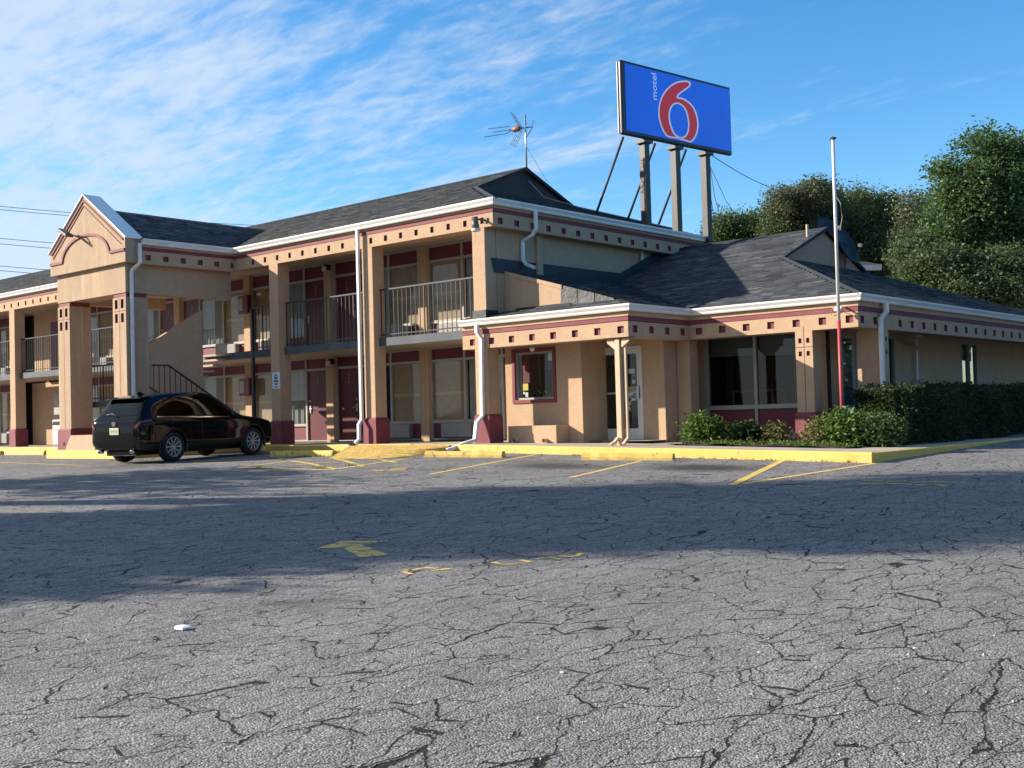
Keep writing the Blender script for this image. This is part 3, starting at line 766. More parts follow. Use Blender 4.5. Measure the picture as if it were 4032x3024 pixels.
obj('soffit_trim', MB().box(-58, 22.15, ZS0-.03, XR-.252, 22.2, ZS0-.002), 'soffit', MOTEL)
SP = 3.99
cols = [XR-.2-SP*k for k in range(10)]                    # column centre lines
for k, x in enumerate(cols):
    if k in (3,): continue                               # swallowed by the stair portico
    column(MOTEL, x-.2, x+.2, 20.404 if k == 0 else 20.40, 20.80, -.05, 5.11, base_h=.70)
styles = ['pcb', 'pcg', 'pdg', 'pcw', 'pcg', 'phb', 'pcg', 'pcg']
nums = [131, 132, 133, 134, 135, 136, 137, 138]
def mid(k): return cols[k]+.11
for k in range(9):
    # room k lies between columns k (right) and k+1 (left); windows gather at odd columns 1, 3, 5
    wside = k+1 if k % 2 == 0 else k
    xw = mid(wside); dirn = 1 if wside == k+1 else -1
    if k == 6:
        continue
    st_u = ['pcb', 'pcg', 'pcg', 'pcg', 'ccg', 'pcg', 'pcg', 'pcg', 'pcg'][k]; st_l = ['pcg', 'pdg', 'pcw', 'pcg', 'pcg', 'pcg', 'pdg', 'pcg', 'pcg'][k]
    room(MOTEL, xw, dirn, 0.0, ZS0, 100+31-k, st_l); room(MOTEL, xw, dirn, ZS1, ZC, 200+31-k, st_u)
for k in range(10):
    pilaster(MOTEL, mid(k), -.03, ZS0-.001); pilaster(MOTEL, mid(k), ZS1+.001, ZC-.001)
# bay 6 is a through passage below with a plain wall and a linen door above
box('wall', (cols[7]+.25, 23.0, -.03, cols[6]-.05, 23.1, ZS0-.03), 'stucco', MOTEL); box('wall', (cols[7]+1.3, 22.6, ZS1, cols[6]-.05, 22.9, ZC), 'stucco', MOTEL)
box('door', (cols[6]-1.25, 22.555, ZS1+.02, cols[6]-.35, 22.599, ZS1+2.1), 'maroon_door', MOTEL)
# railings between the columns
for k in range(9):
    if k in (2, 3): continue
    railing(MOTEL, (cols[k+1]+.2, 20.66), (cols[k]-.2, 20.66), ZS1, 4.01)
railing(MOTEL, (-28.1, 20.66), (cols[2]-.2, 20.66), ZS1, 4.01)
# fascia with its row of recessed squares
mainx = [-27.79+.5665*i for i in range(17)]
fascia_run(MOTEL, (-28.71, 20.40), (-18.38, 20.40), 5.11, 5.445, [x+28.71 for x in mainx], .115, .15, 5.275, ends=(True, False))
fascia_run(MOTEL, (-18.38, 20.40), (-18.38, 29.9), 5.11, 5.445, [20.664-20.4+.6025*i for i in range(15)], .17, .15, 5.255, thick=.30, inset=.4)
fascia_run(MOTEL, (-58, 20.40), (-32.75, 20.40), 5.11, 5.445, [58-33.2-.5665*i for i in range(34)], .115, .15, 5.275)
mpath = [(-28.71, 17.32), (-28.71, 20.40), (-18.38, 20.40), (-18.38, 29.9)]
eave_trim(MOTEL, mpath, 5.446, 5.545, 5.60, 5.76)
eave_trim(MOTEL, [(-58, 20.40), (-32.9, 20.40), (-32.9, 17.32)], 5.446, 5.545, 5.60, 5.76)
# roof: hipped skirt under a small gable at the right end
EZ, RY, RZ, GX, GZ = 5.735, 25.2, 7.665, -21.4, 6.83
FE, BE, RE = 20.29, 30.11, -18.27
gy0 = FE+(GZ-EZ)/((RZ-EZ)/(RY-FE)); gy1 = 2*RY-gy0
ROOF = obj('roof', MB().poly([(-58, RY, RZ), (-58, BE, EZ), (RE, BE, EZ), (GX, gy1, GZ), (GX, RY, RZ)]), 'roof_felt', MOTEL)
roof_plane(ROOF, [(-58, FE, EZ), (RE, FE, EZ), (GX, gy0, GZ), (GX, RY, RZ), (-58, RY, RZ)])
roof_plane(ROOF, [(RE, FE, EZ), (RE, BE, EZ), (GX, gy1, GZ), (GX, gy0, GZ)])
obj('gable_face', MB().prism([(GX-.06, gy0+.08, GZ-.02), (GX-.06, gy1-.08, GZ-.02), (GX-.06, RY, RZ-.05)], (-.1, 0, 0)), 'flashing', ROOF)
for ya, yb in ((gy0-.02, RY), (gy1+.02, RY)):
    obj('rake_board', MB().prism([(GX, ya, GZ-.06), (GX, ya, GZ+.02), (GX, yb, RZ+.03), (GX, yb, RZ-.06)], (.05, 0, 0)), 'roof_felt', ROOF)
obj('ridge_cap', MB().prism([(-58, RY-.14, RZ-.03), (-58, RY, RZ+.035), (-58, RY+.14, RZ-.03)], (58+GX+.06, 0, 0)), 'roof_felt', ROOF)
obj('hip_cap', MB().prism([(RE, FE-.09, EZ-.0), (RE+.02, FE+.02, EZ+.05), (RE+.1, FE+.1, EZ+.0)], (GX-RE, gy0-FE, GZ-EZ)), 'roof_felt', ROOF)
# dark flashing where the office roof meets the side wall
obj('wall_flashing', MB().add([(XR+.02, 20.70, 4.05), (XR+.02, 25.75, 4.05), (XR+.02, 29.2, 5.55), (XR+.02, 29.2, 5.85), (XR+.02, 25.85, 4.42), (XR+.02, 20.60, 4.40)], [(0, 1, 4, 5), (1, 2, 3, 4)]), 'flashing', MOTEL)
# downspouts
def downspout(parent, path, side, w=.09, d=.075, material='white_metal', name='downspout'):
    return obj(name, MB().duct(path, w, d, side), material, parent, bevel=.012)
dsx = atY(1415, 1200, 20.30)[0]
downspout(MOTEL, [(dsx, 20.29, 5.62), (dsx, 20.29, 5.4), (dsx, 20.29, .62), (dsx, 20.33-.15, .48), (dsx, 20.33-.15, .10), (dsx, 20.05, .0)], (1, 0, 0))
uy = atX(2110, 900, -18.25)[1]
downspout(MOTEL, [(-18.25, uy, 5.62), (-18.25, uy, 5.16), (-18.35, uy-.02, 5.02), (-18.60, uy-.1, 4.9), (-18.61, uy-.1, 4.75), (-18.61, uy-.1, 4.42), (-18.56, uy-.05, 4.33), (-18.36, uy+.06, 4.22)], (0, 1, 0))
py_ = atX(553, 1200, -28.60)[1]
downspout(MOTEL, [(-28.58, py_, 5.62), (-28.58, py_, 5.08), (-28.86, py_-.08, 4.9), (-28.90, py_-.08, 4.8), (-28.90, py_-.08, .1)], (0, 1, 0))
box('conduit_stub', (XR+.01, 26.6, 4.82), 'white_metal', MOTEL) if False else None
obj('drain_stub', MB().duct([(XR+.03, 26.9, 5.12), (XR+.12, 26.75, 4.85)], .06, .06, (0, 1, 0)), 'white_metal', MOTEL)

# ------------------------------------------------------------------ stair portico
PORT = thing('stair_portico', 'gabled tan stucco stair portico on two square columns with maroon bases', 'portico', (-30.85, 18.5, 0))
PX0, PX1, PY = -32.75, -28.97, 17.0
def pcol(x0, x1):
    w = x1-x0; hs = [(w*.27, 3.99, .15, .25), (w*.73, 3.99, .15, .25), (w*.27, 3.60, .15, .25), (w*.73, 3.60, .15, .25)]
    c = column(PORT, x0, x1, PY, PY+.68, -.06, 4.17, holes=hs, material='stucco_weathered', zred=.59)
    box('neck_band', (x0+.025, PY+.025, 4.171, x1-.025, PY+.655, 4.289), 'maroon', c)
    obj('groove', MB().box(x0+w/2-.009, PY-.003, .60, x1-w/2+.009, PY+.01, 4.168).box(x0+.002, PY-.0045, 3.785, x1-.002, PY+.01, 3.803), 'maroon', c)
    return c
pcol(PX0, PX0+.68); rc = pcol(PX1-.68, PX1)
# column pipe outlet seen low on the left column
obj('drain_hole', MB().lathe([(0, PY-.052), (.055, PY-.052), (.06, PY-.04)], 12, 'Y', (PX0+.34, 0, .14)), 'interior_dark', rc.parent)
obj('beam', MB().box(PX0, PY, 4.29, PX1, PY+.68, 5.12), 'stucco_weathered', PORT)
obj('beam', MB().box(PX1-.3, PY+.682, 4.27, PX1, 20.45, 5.12), 'stucco', PORT)
obj('beam', MB().box(PX0, PY+.682, 4.27, PX0+.3, 20.45, 5.12), 'stucco', PORT)
obj('ceiling', MB().box(PX0+.31, PY+.69, 4.6, PX1-.31, 20.4, 4.65), 'soffit', PORT)
fascia_run(PORT, (-28.71, 17.33), (-28.71, 20.40), 5.08, 5.445, [.22+.56*i for i in range(6)], .17, .15, 5.26, thick=.3)
fascia_run(PORT, (-32.9, 20.40), (-32.9, 17.33), 5.08, 5.445, [.3+.56*i for i in range(5)], .17, .15, 5.26, thick=.3)
# pediment
AX, AZ = -30.90, 7.20
ped = [(-32.90, 5.10), (-28.73, 5.10), (-28.73, 5.78), (AX, AZ), (-32.90, 5.78)]
GAB = obj('pediment', MB().prism([(x, 16.87, z) for x, z in ped], (0, .45, 0)), 'stucco_weathered', PORT)
cop = MB()
for s in (-1, 1):
    ex, ez = (-28.66 if s > 0 else -32.97), 5.745
    cop.prism([(ex, 16.83, ez), (AX, 16.83, AZ+.03), (AX, 16.83, AZ+.065), (ex, 16.83, ez+.045)], (0, .54, 0))
obj('coping', cop, 'white_metal', GAB)
def strip(pts, w, y0, y1):
    mb = MB(); n = len(pts); L, R_ = [], []
    for i, p in enumerate(pts):
        a, b = np.array(pts[max(i-1, 0)]), np.array(pts[min(i+1, n-1)]); t = b-a; t = t/np.linalg.norm(t); nn = np.array([-t[1], t[0]])*w/2
        L.append(np.array(p)+nn); R_.append(np.array(p)-nn)
    for i in range(n-1):
        mb.prism([(L[i][0], y0, L[i][1]), (L[i+1][0], y0, L[i+1][1]), (R_[i+1][0], y0, R_[i+1][1]), (R_[i][0], y0, R_[i][1])], (0, y1-y0, 0))
    return mb
arch = [(-32.88, 5.44), (-32.16, 5.44)]+[(-30.86+1.30*math.cos(a), 5.44+.64*math.sin(a)) for a in np.linspace(math.pi, 0, 17)][1:-1]+[(-29.52, 5.44), (-28.75, 5.44)]
obj('arch_moulding', strip(arch, .075, 16.835, 16.869), 'maroon', GAB)
obj('rake_moulding', strip([(-32.80, 5.72), (AX, AZ-.13), (-28.83, 5.72)], .05, 16.84, 16.869), 'maroon', GAB)
obj('rake_moulding', strip([(-32.72, 5.60), (AX, AZ-.27), (-28.91, 5.60)], .02, 16.85, 16.8695), 'maroon', GAB)
pr_z, mY = 6.90, FE+(6.90-EZ)/((RZ-EZ)/(RY-FE))
PROOF = obj('roof', MB().poly([(-33.04, 17.3, EZ), (-30.87, 17.3, pr_z), (-30.87, mY, pr_z), (-33.04, FE, EZ)]), 'roof_felt', PORT)
roof_plane(PROOF, [(-28.60, 17.3, EZ), (-28.60, FE, EZ), (-30.87, mY, pr_z), (-30.87, 17.3, pr_z)])
# stair: landing, upper flight behind a solid raked wall, lower flight with a handrail
LZ = 1.36
obj('landing', MB().box(-33.1, 17.75, LZ-.16, PX1-.75, 19.0, LZ), 'slab_edge', PORT)
obj('landing_wall', MB().box(-33.05, 18.7, -.05, -31.2, 18.9, LZ-.17), 'stucco', PORT)
wl_ = [(17.69, -.05), (19.47, -.05), (20.5, -.05), (20.5, 3.95), (19.47, 3.95), (19.30, 3.83), (17.69, 2.86)]
obj('stair_wall', MB().prism([(-29.02, y, z) for y, z in wl_[:2]+[(19.47, 3.92)]+wl_[5:]], (-.14, 0, 0)), 'stucco', PORT)
st = MB()
for i in range(8):
    st.box(-30.6, 18.95+.2*i, LZ+.168*(i+1)-.06, -29.2, 19.19+.2*i, LZ+.168*(i+1))
for i in range(8):
    st.box(-29.0, 17.9+.27*i, LZ-.168*(i+1)-.05, -28.2, 18.19+.27*i, LZ-.168*(i+1))
obj('stair_steps', st, 'concrete', PORT)
rl = railing(PORT, (-33.0, 17.82), (PX1-.75, 17.82), LZ, LZ+1.08, posts=6, name='landing_railing')
hr = [(17.45, 2.26), (17.97, 2.26), (19.2, 1.5), (20.2, .88)]
hb = MB().tube([(-28.45, y, z) for y, z in hr], .028, 6)
for y in np.arange(17.5, 20.2, .17):
    zt = 2.26 if y < 17.97 else 2.26-(y-17.97)*.62
    hb.box(-28.46, y-.009, max(zt-1.0, -.03), -28.44, y+.009, zt)
obj('handrail', hb, 'rail_paint', PORT)
hr2 = MB().tube([(-29.0, 17.6, 1.75), (-29.0, 19.1, .82)], .022, 6); obj('handrail', hr2, 'rail_paint', PORT)
obj('stair_post', MB().box(-28.2, 20.56, 0, -28.12, 20.64, 3.95), 'rail_paint', PORT)

# ------------------------------------------------------------------ single-storey office and restaurant in front
OFF = thing('office_building', 'single-storey tan office and former restaurant with porch, big windows and hipped shingle roof', 'building', (-14, 25, -.1))
OZ0, OZ1, OZB, OG0, OG1 = 2.225, 2.56, 2.66, 2.775, 2.925
FX0, FX1, FX2, FY1, FY2 = -19.47, -14.555, -10.46, 20.40, 22.82
fascia_run(OFF, (FX0, FY1), (FX1, FY1), OZ0, OZ1, [-19.148-FX0+.6275*i for i in range(8)], .17, .155, 2.385, thick=.38, ends=(True, False))
fascia_run(OFF, (FX1, FY1), (FX1, FY2), OZ0, OZ1, [.253+.623*i for i in range(4)], .17, .155, 2.40, thick=.38, ends=(False, False), inset=.38)
fascia_run(OFF, (FX1, FY2), (FX2, FY2), OZ0+.012, OZ1+.012, [.255+.6085*i for i in range(7)], .17, .155, 2.412, thick=.38, ends=(False, False))
fascia_run(OFF, (FX2, FY2), (FX2, 40), OZ0+.012, OZ1+.012, [.197, .835]+[2.123+.6635*i for i in range(22)], .17, .155, 2.40, thick=.38, ends=(False, True), inset=.38)
eave_trim(OFF, [(FX0, FY1), (FX1, FY1), (FX1, FY2), (FX2, FY2), (FX2, 40)], OZ1+.013, OZB+.013, OG0, OG1)
# roofs
E2 = 2.905; S1 = .287; S2 = .408
pe, re_, fe2, ce = 20.29, -14.44, 22.71, -10.35       # eave lines: porch front, porch right, restaurant front, restaurant right
wallz = E2+S1*(re_-XR); vy = fe2+(wallz-E2)/S2
cw = 21.10; hx_ = re_-(cw-pe)
OROOF = obj('roof', MB().poly([(ce, 34.7, E2), (-20, 34.7, E2), (-20, 28.70, E2+S2*5.99), (-14.0, 28.70, E2+S2*5.99), (-14.0, 31.05, E2+S2*3.65)]), 'roof_felt', OFF)
roof_plane(OROOF, [(FX0-.05, pe, E2), (re_, pe, E2), (hx_, cw, E2+S1*(cw-pe)), (FX0-.05, cw, E2+S1*(cw-pe))])
roof_plane(OROOF, [(re_, pe, E2), (re_, fe2, E2), (XR-.0, vy, wallz), (XR-.0, cw, wallz), (hx_, cw, E2+S1*(re_-hx_))])
g2y0, g2x = 26.30, -14.0; g2z = E2+S2*(g2y0-fe2); r2y = 28.70; r2z = E2+S2*(r2y-fe2); g2y1 = 2*r2y-g2y0
roof_plane(OROOF, [(re_, fe2, E2), (ce, fe2, E2), (g2x, g2y0, g2z), (g2x, r2y, r2z), (XR, r2y, r2z), (XR, vy, wallz)])
roof_plane(OROOF, [(ce, fe2, E2), (ce, 40, E2), (g2x, g2y1, g2z), (g2x, g2y0, g2z)])
gf = obj('gable_face', MB().prism([(g2x-.05, g2y0+.1, g2z-.02), (g2x-.05, g2y1-.1, g2z-.02), (g2x-.05, r2y, r2z-.06)], (-.1, 0, 0)), 'osb', OROOF)
for ya, yb in ((g2y0-.02, r2y), (g2y1+.02, r2y)):
    obj('rake_board', MB().prism([(g2x, ya, g2z-.05), (g2x, ya, g2z+.02), (g2x, yb, r2z+.03), (g2x, yb, r2z-.07)], (.07, 0, 0)), 'roof_felt', OROOF)
obj('ridge_cap', MB().prism([(XR, r2y-.15, r2z-.035), (XR, r2y, r2z+.035), (XR, r2y+.15, r2z-.035)], (g2x-XR+.08, 0, 0)), 'roof_felt', OROOF)
obj('hip_cap', MB().prism([(ce-.02, fe2-.08, E2), (ce, fe2, E2+.05), (ce+.08, fe2+.02, E2)], (g2x-ce, g2y0-fe2, g2z-E2)), 'roof_felt', OROOF)
# cream wall rising from the porch roof, with flashing along its foot
cz = E2+S1*(cw-pe)
obj('parapet_wall', MB().prism([(XR+.002, cw, cz-.1), (-16.95, cw, cz-.1), (-16.93, cw, E2+S1*(re_+16.93)-.012), (XR+.002, cw, wallz-.012)], (0, .12, 0)), 'stucco', OFF)
obj('parapet_cap', MB().prism([(XR+.01, cw-.025, wallz-.10), (-16.90, cw-.025, E2+S1*(re_+16.9)-.10), (-16.90, cw-.025, E2+S1*(re_+16.9)-.006), (XR+.01, cw-.025, wallz-.006)], (0, .15, 0)), 'stucco', OFF)
fl = MB(); 
for i in range(12):
    xa = XR+.35+i*.142; fl.quad((xa, cw-.012-.006*(i % 3), cz+.04), (xa+.145, cw-.012-.006*((i+1) % 3), cz+.04), (xa+.145, cw-.075, cz-.02), (xa, cw-.075, cz-.02))
obj('step_flashing', fl, 'flashing', OFF, smooth=False)
bf = MB()
for i, (xa, xb, h0, h1) in enumerate(((-16.92, -16.45, .47, .34), (-16.44, -15.95, .33, .20), (-15.94, -15.40, .19, .03))):
    bf.quad((xa, cw-.035+.008*i, cz-.03), (xb, cw-.03, cz-.05), (xb-.02, cw+.0, cz+h1), (xa, cw+.0, cz+h0))
obj('step_flashing', bf, 'bare_flashing', OFF)
obj('column_flashing', MB().box(-19.09, 20.37, cz-.2, XR+.015, 20.82, cz+.0), 'flashing', OFF)
# porch and office walls
FZ = -.06
OW = 21.4
wall = MB()
wx0, wx1, wz0, wz1 = -18.33, -17.02, .82, 2.02           # office window opening (outer maroon frame)
a_, b_ = atY(2016, 1380, OW), atY(2192, 1585, OW)
wx0, wx1 = a_[0], atY(2190, 1480, OW)[0]; wz0, wz1 = atY(2100, 1587, OW)[2], atY(2100, 1372, OW)[2]
panel(wall, (-19.0, OW), (1, 0), 0, -16.63+19.0, -.3, 2.6, [((wx0+wx1)/2+19.0, (wz0+wz1)/2, wx1-wx0, wz1-wz0)])
wall.quad((-16.63, OW, -.3), (-16.63, 22.35, -.3), (-16.63, 22.35, 2.6), (-16.63, OW, 2.6))
obj('wall', wall, 'stucco', OFF, fixn=False)
dx0, dx1 = atY(2356, 1600, 22.35)[0], atY(2534, 1600, 22.35)[0]
wall = MB(); panel(wall, (-16.63, 22.35), (1, 0), 0, 1.66, -.3, 2.6, [((dx0+dx1)/2+16.63, 1.05, dx1-dx0, 2.22)])
wall.quad((-14.97, 22.35, -.3), (-14.97, 23.8, -.3), (-14.97, 23.8, 2.6), (-14.97, 22.35, 2.6))
obj('wall', wall, 'stucco', OFF, fixn=False)
obj('porch_ceiling', MB().box(FX0+.05, 20.75, 2.50, -14.6, 23.2, 2.55), 'soffit', OFF)
obj('porch_ceiling', MB().box(-14.9, 22.9, 2.50, -10.6, 39.9, 2.55), 'soffit', OFF)
# ledge under the window
la, lb = -18.55, atY(2192, 1740, 20.93)[0]
obj('ledge', MB().box(la, 20.93, -.3, lb, OW-.002, .35), 'stucco', OFF, bevel=.012)
# office window
ow = obj('window', MB(), None, OFF); fr = MB(); t_ = .085
for b in ((wx0, wz0, wx1, wz0+t_), (wx0, wz1-t_, wx1, wz1), (wx0, wz0+t_, wx0+t_, wz1-t_), (wx1-t_, wz0+t_, wx1, wz1-t_)):
    fr.box(b[0], OW-.03, b[1], b[2], OW+.12, b[3])
ow.data = fr.mesh('window_frame'); ow.data.materials.append(MATS['maroon'])
f2 = MB(); i0, i1, j0, j1 = wx0+t_, wx1-t_, wz0+t_, wz1-t_
for b in ((i0, j0, i1, j0+.05), (i0, j1-.05, i1, j1), (i0, j0+.05, i0+.07, j1-.05), (i1-.05, j0+.05, i1, j1-.05)):
    f2.box(b[0]+.001, OW+.02, b[1]+.001, b[2]-.001, OW+.1, b[3]-.001)
obj('inner_frame', f2, 'frame_grey', ow)
box('pane', (i0+.05, OW+.055, j0+.05, i1-.05, OW+.06, j1-.05), 'window_glass', ow)
for nm, a, b, c, d, m_ in (('poster', .16, .33, .36, .97, 'maroon'), ('notice', .15, .29, .20, .345, 'paper_yellow'), ('notice', .15, .20, .12, .175, 'paper'), ('notice', .21, .28, .06, .16, 'paper'),
                     ('poster', .80, .99, .60, .98, 'print_dark'), ('poster', .84, .93, .80, .95, 'paper'), ('notice', .925, .98, .61, .79, 'paper')):
    box(nm, (i0+(i1-i0)*a, OW+.064+(0.004 if m_ == 'paper' else 0)-(.008 if nm == 'poster' and m_ == 'paper' else 0), j0+(j1-j0)*c, i0+(i1-i0)*b, OW+.068+(.004 if m_ == 'paper' else 0)-(.008 if nm == 'poster' and m_ == 'paper' else 0), j0+(j1-j0)*d), m_, ow)
# office interior
inn = MB(); inn.quad((-19, 24.6, -.2), (-14.98, 24.6, -.2), (-14.98, 24.6, 2.6), (-19, 24.6, 2.6))
inn.quad((-19, OW+.2, -.05), (-14.98, OW+.2, -.05), (-14.98, 24.6, -.05), (-19, 24.6, -.05)); inn.quad((-18.98, OW, -.2), (-18.98, 24.6, -.2), (-18.98, 24.6, 2.6), (-18.98, OW, 2.6))
inn.quad((-17.25, 22.2, -.05), (-17.25, 24.6, -.05), (-17.25, 24.6, 2.6), (-17.25, 22.2, 2.6))
obj('interior_wall', inn, 'interior_light', OFF, fixn=False)
# office door with aluminium frame
od = obj('door', MB(), None, OFF); fr = MB(); dz0, dz1 = -.055, 2.155; DY = 22.35
for b in ((dx0, dz1-.06, dx1, dz1), (dx0, dz0, dx0+.06, dz1-.06), (dx1-.06, dz0, dx1, dz1-.06)): fr.box(b[0], DY-.03, b[1], b[2], DY+.1, b[3])
od.data = fr.mesh('door_frame'); od.data.materials.append(MATS['frame_white'])
lf = MB(); e0, e1 = dx0+.065, dx1-.065
for b in ((e0, dz0+.01, e1, dz0+.28), (e0, dz1-.18, e1, dz1-.065), (e0, dz0+.28, e0+.10, dz1-.18), (e1-.10, dz0+.28, e1, dz1-.18)): lf.box(b[0], DY, b[1], b[2], DY+.05, b[3])
obj('door_leaf', lf, 'frame_white', od)
box('pane', (e0+.1, DY+.02, dz0+.28, e1-.1, DY+.026, dz1-.18), 'window_glass', od)
obj('handle', MB().box(e1-.085, DY-.06, .92, e1-.02, DY-.001, 1.20), 'galvanised', od)
me = text_mesh('OFFICE', .115, .004); me.materials.append(MATS['print_dark']); o = inst('lettering', me, od, ((e0+e1)/2-.05, DY+.014, dz1-.35)); o.rotation_euler = (math.pi/2, 0, 0)
for a, b, c, d, m_ in ((.74, .92, .735, .80, 'paper'), (.84, .93, .695, .725, 'paper_blue'), (.84, .93, .655, .69, 'print_dark'), (.84, .93, .60, .65, 'paper'), (.62, .93, .485, .56, 'paper_tan'), (.62, .86, .43, .475, 'paper'), (.80, .93, .42, .45, 'paper_blue'),
                       (.62, .80, .36, .42, 'paper'), (.64, .93, .37, .405, 'paper'), (.62, .78, .31, .35, 'paper'), (.62, .76, .24, .295, 'paper')):
    x0, zz0, hh_ = e0+.1, dz0+.28, dz1-.18-dz0-.28; ww = e1-e0-.2
    box('notice', (x0+ww*(a-.0)*1.0, DY+.031, zz0+hh_*c, x0+ww*min(b, .99), DY+.034, zz0+hh_*d), m_, od)
box('push_bar', (e0+.1, DY+.035, 1.04, e1-.1, DY+.06, 1.085), 'frame_white', od)
# porch corner post with its brackets and tan downspouts
pcx = atY(2442, 1600, 20.52)[0]
post = obj('post', MB().box(pcx-.065, 20.46, -.14, pcx+.065, 20.59, OZ0-.002), 'tan_metal', OFF, bevel=.01)
for pts in (((-.12, 2.215), (-.30, 2.215), (-.28, 2.12), (-.10, 1.98), (-.066, 1.98)), ((.12, 2.215), (.32, 2.215), (.30, 2.14), (.12, 2.02), (.067, 2.02))):
    obj('bracket', MB().prism([(pcx+a, 20.49, z) for a, z in pts], (0, .05, 0)), 'tan_metal', post)
obj('bracket_plate', MB().box(pcx-.34, 20.45, 2.206, pcx+.40, 20.62, 2.222), 'steel_dark', post)
downspout(OFF, [(pcx+.20, 20.6, 2.2), (pcx+.155, 20.55, 2.02), (pcx+.155, 20.55, 1.1), (pcx+.16, 20.55, .05), (pcx+.13, 20.42, -.09)], (1, 0, 0), .07, .06, 'tan_metal')
downspout(OFF, [(pcx-.02, 20.44, .06), (pcx-.06, 20.38, -.03), (pcx-.14, 20.3, -.1)], (1, 0, 0), .08, .06, 'tan_metal', 'outlet')
obj('pipe_stub', MB().lathe([(.045, 20.80), (.045, 20.94), (.03, 20.94), (.03, 20.80)], 10, 'Y', (-17.35, 0, -.0)), 'tan_metal', OFF)
obj('pipe_stub', MB().lathe([(.045, 20.80), (.045, 20.94), (.03, 20.94), (.03, 20.80)], 10, 'Y', (-18.25, 0, -.0)), 'tan_metal', OFF)
# white downspout in front of the first porch column
dx_ = atY(1888, 1500, 20.28)[0]
downspout(OFF, [(dx_-.03, 20.27, 2.80), (dx_-.03, 20.27, 2.60), (dx_+.05, 20.33, 2.45), (dx_+.05, 20.33, 2.30), (dx_+.02, 20.33, .62), (dx_-.05, 20.2, .46), (dx_-.03, 20.1, .05), (dx_-.03, 19.75, -.02), (dx_-.12, 19.42, -.13), (dx_-.20, 19.3, -.16)], (1, 0, 0), .10, .085)
# restaurant: front and side walls, windows, columns
RW, RXW = 23.8, -11.60
w0, w1 = atY(2785, 1600, RW)[0], -12.05
wall = MB(); panel(wall, (-14.97, RW), (1, 0), 0, RXW+14.97, -.4, 2.6, [((w0+w1)/2+14.97, 1.17, w1-w0, 2.30)])
sw = [(26.2-RW, 1.2, 2.2, 2.15), (32.2-RW, 1.2, 1.25, 2.15), (24.95-RW-.02, .0, .0, .0)]
panel(wall, (RXW, RW), (0, 1), 0, 16, -.4, 2.6, sw[:2])
obj('wall', wall, 'stucco', OFF, fixn=False)
def big_window(name, b, mull, sillz, par):
    x0, x1, z0, z1, y = b
    fo = obj(name, MB(), None, par); f = MB()
    for (a, c, d, e) in ((x0, z0, x1, z0+.06), (x0, z1-.05, x1, z1), (x0, sillz, x1, sillz+.10)): f.box(a, y-.02, c, d, y+.1, e)
    for xm in (x0+.03, *mull, x1-.03): f.box(xm-.035, y-.021, z0+.061, xm+.035, y+.101, z1-.051)
    fo.data = f.mesh('window_frame'); fo.data.materials.append(MATS['frame_grey'])
    e = [x0+.03, *mull, x1-.03]
    for a, c in zip(e[:-1], e[1:]):
        box('pane', (a+.036, y+.03, sillz+.1, c-.036, y+.036, z1-.05), 'tinted_glass', fo)
        box('lower_panel', (a+.036, y+.02, z0+.06, c-.036, y+.05, sillz), 'red_panel', fo)
        box('roller_blind', (a+.05, y+.12, z1-.05-.42-.04*(a > -13.5), c-.05, y+.125, z1-.05), 'interior_light', fo)
    return fo
big_window('window', (w0, w1, .02, 2.32, RW), [atY(2976, 1500, RW)[0]], .60, OFF)
def side_window(y0, y1, z0, z1):
    fo = obj('window', MB(), None, OFF); f = MB()
    for (a, c, d, e) in ((y0, z0, y1, z0+.06), (y0, z1-.06, y1, z1), (y0, z0+.06, y0+.07, z1-.06), (y1-.07, z0+.06, y1, z1-.06), ((y0+y1)/2-.03, z0+.06, (y0+y1)/2+.03, z1-.06)): f.box(RXW-.1, a, c, RXW+.015, d, e)
    fo.data = f.mesh('window_frame'); fo.data.materials.append(MATS['frame_grey'])
    for a, b in ((y0+.071, (y0+y1)/2-.031), ((y0+y1)/2+.031, y1-.071)):
        box('pane', (RXW-.06, a, z0+.061, RXW-.055, b, z1-.061), 'tinted_glass', fo)
    box('roller_blind', (RXW-.14, y0+.07, z1-.5, RXW-.135, y1-.07, z1-.06), 'interior_light', fo)
side_window(25.1, 27.3, .125, 2.275); side_window(31.575, 32.825, .125, 2.275)
# dark dining room behind the glass: floor, counter and pass shelf
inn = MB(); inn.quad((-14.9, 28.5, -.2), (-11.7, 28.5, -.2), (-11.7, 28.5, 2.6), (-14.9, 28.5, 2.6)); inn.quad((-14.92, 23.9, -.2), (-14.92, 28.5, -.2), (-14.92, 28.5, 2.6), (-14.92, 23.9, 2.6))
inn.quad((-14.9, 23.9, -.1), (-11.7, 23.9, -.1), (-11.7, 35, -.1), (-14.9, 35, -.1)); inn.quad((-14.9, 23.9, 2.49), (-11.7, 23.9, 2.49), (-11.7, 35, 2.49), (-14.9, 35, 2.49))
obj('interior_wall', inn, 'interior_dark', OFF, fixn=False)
ct = thing('counter_table', 'dim grey table standing inside the restaurant window', 'table', (-14.2, 25.1, -.1))
box('table_top', (-14.7, 24.8, 1.02, -13.55, 25.5, 1.06), 'frame_grey', ct)
for x, y in ((-14.65, 24.85), (-13.6, 24.85), (-14.65, 25.45), (-13.6, 25.45)): box('leg', (x-.02, y-.02, -.1, x+.02, y+.02, 1.019), 'frame_grey', ct)
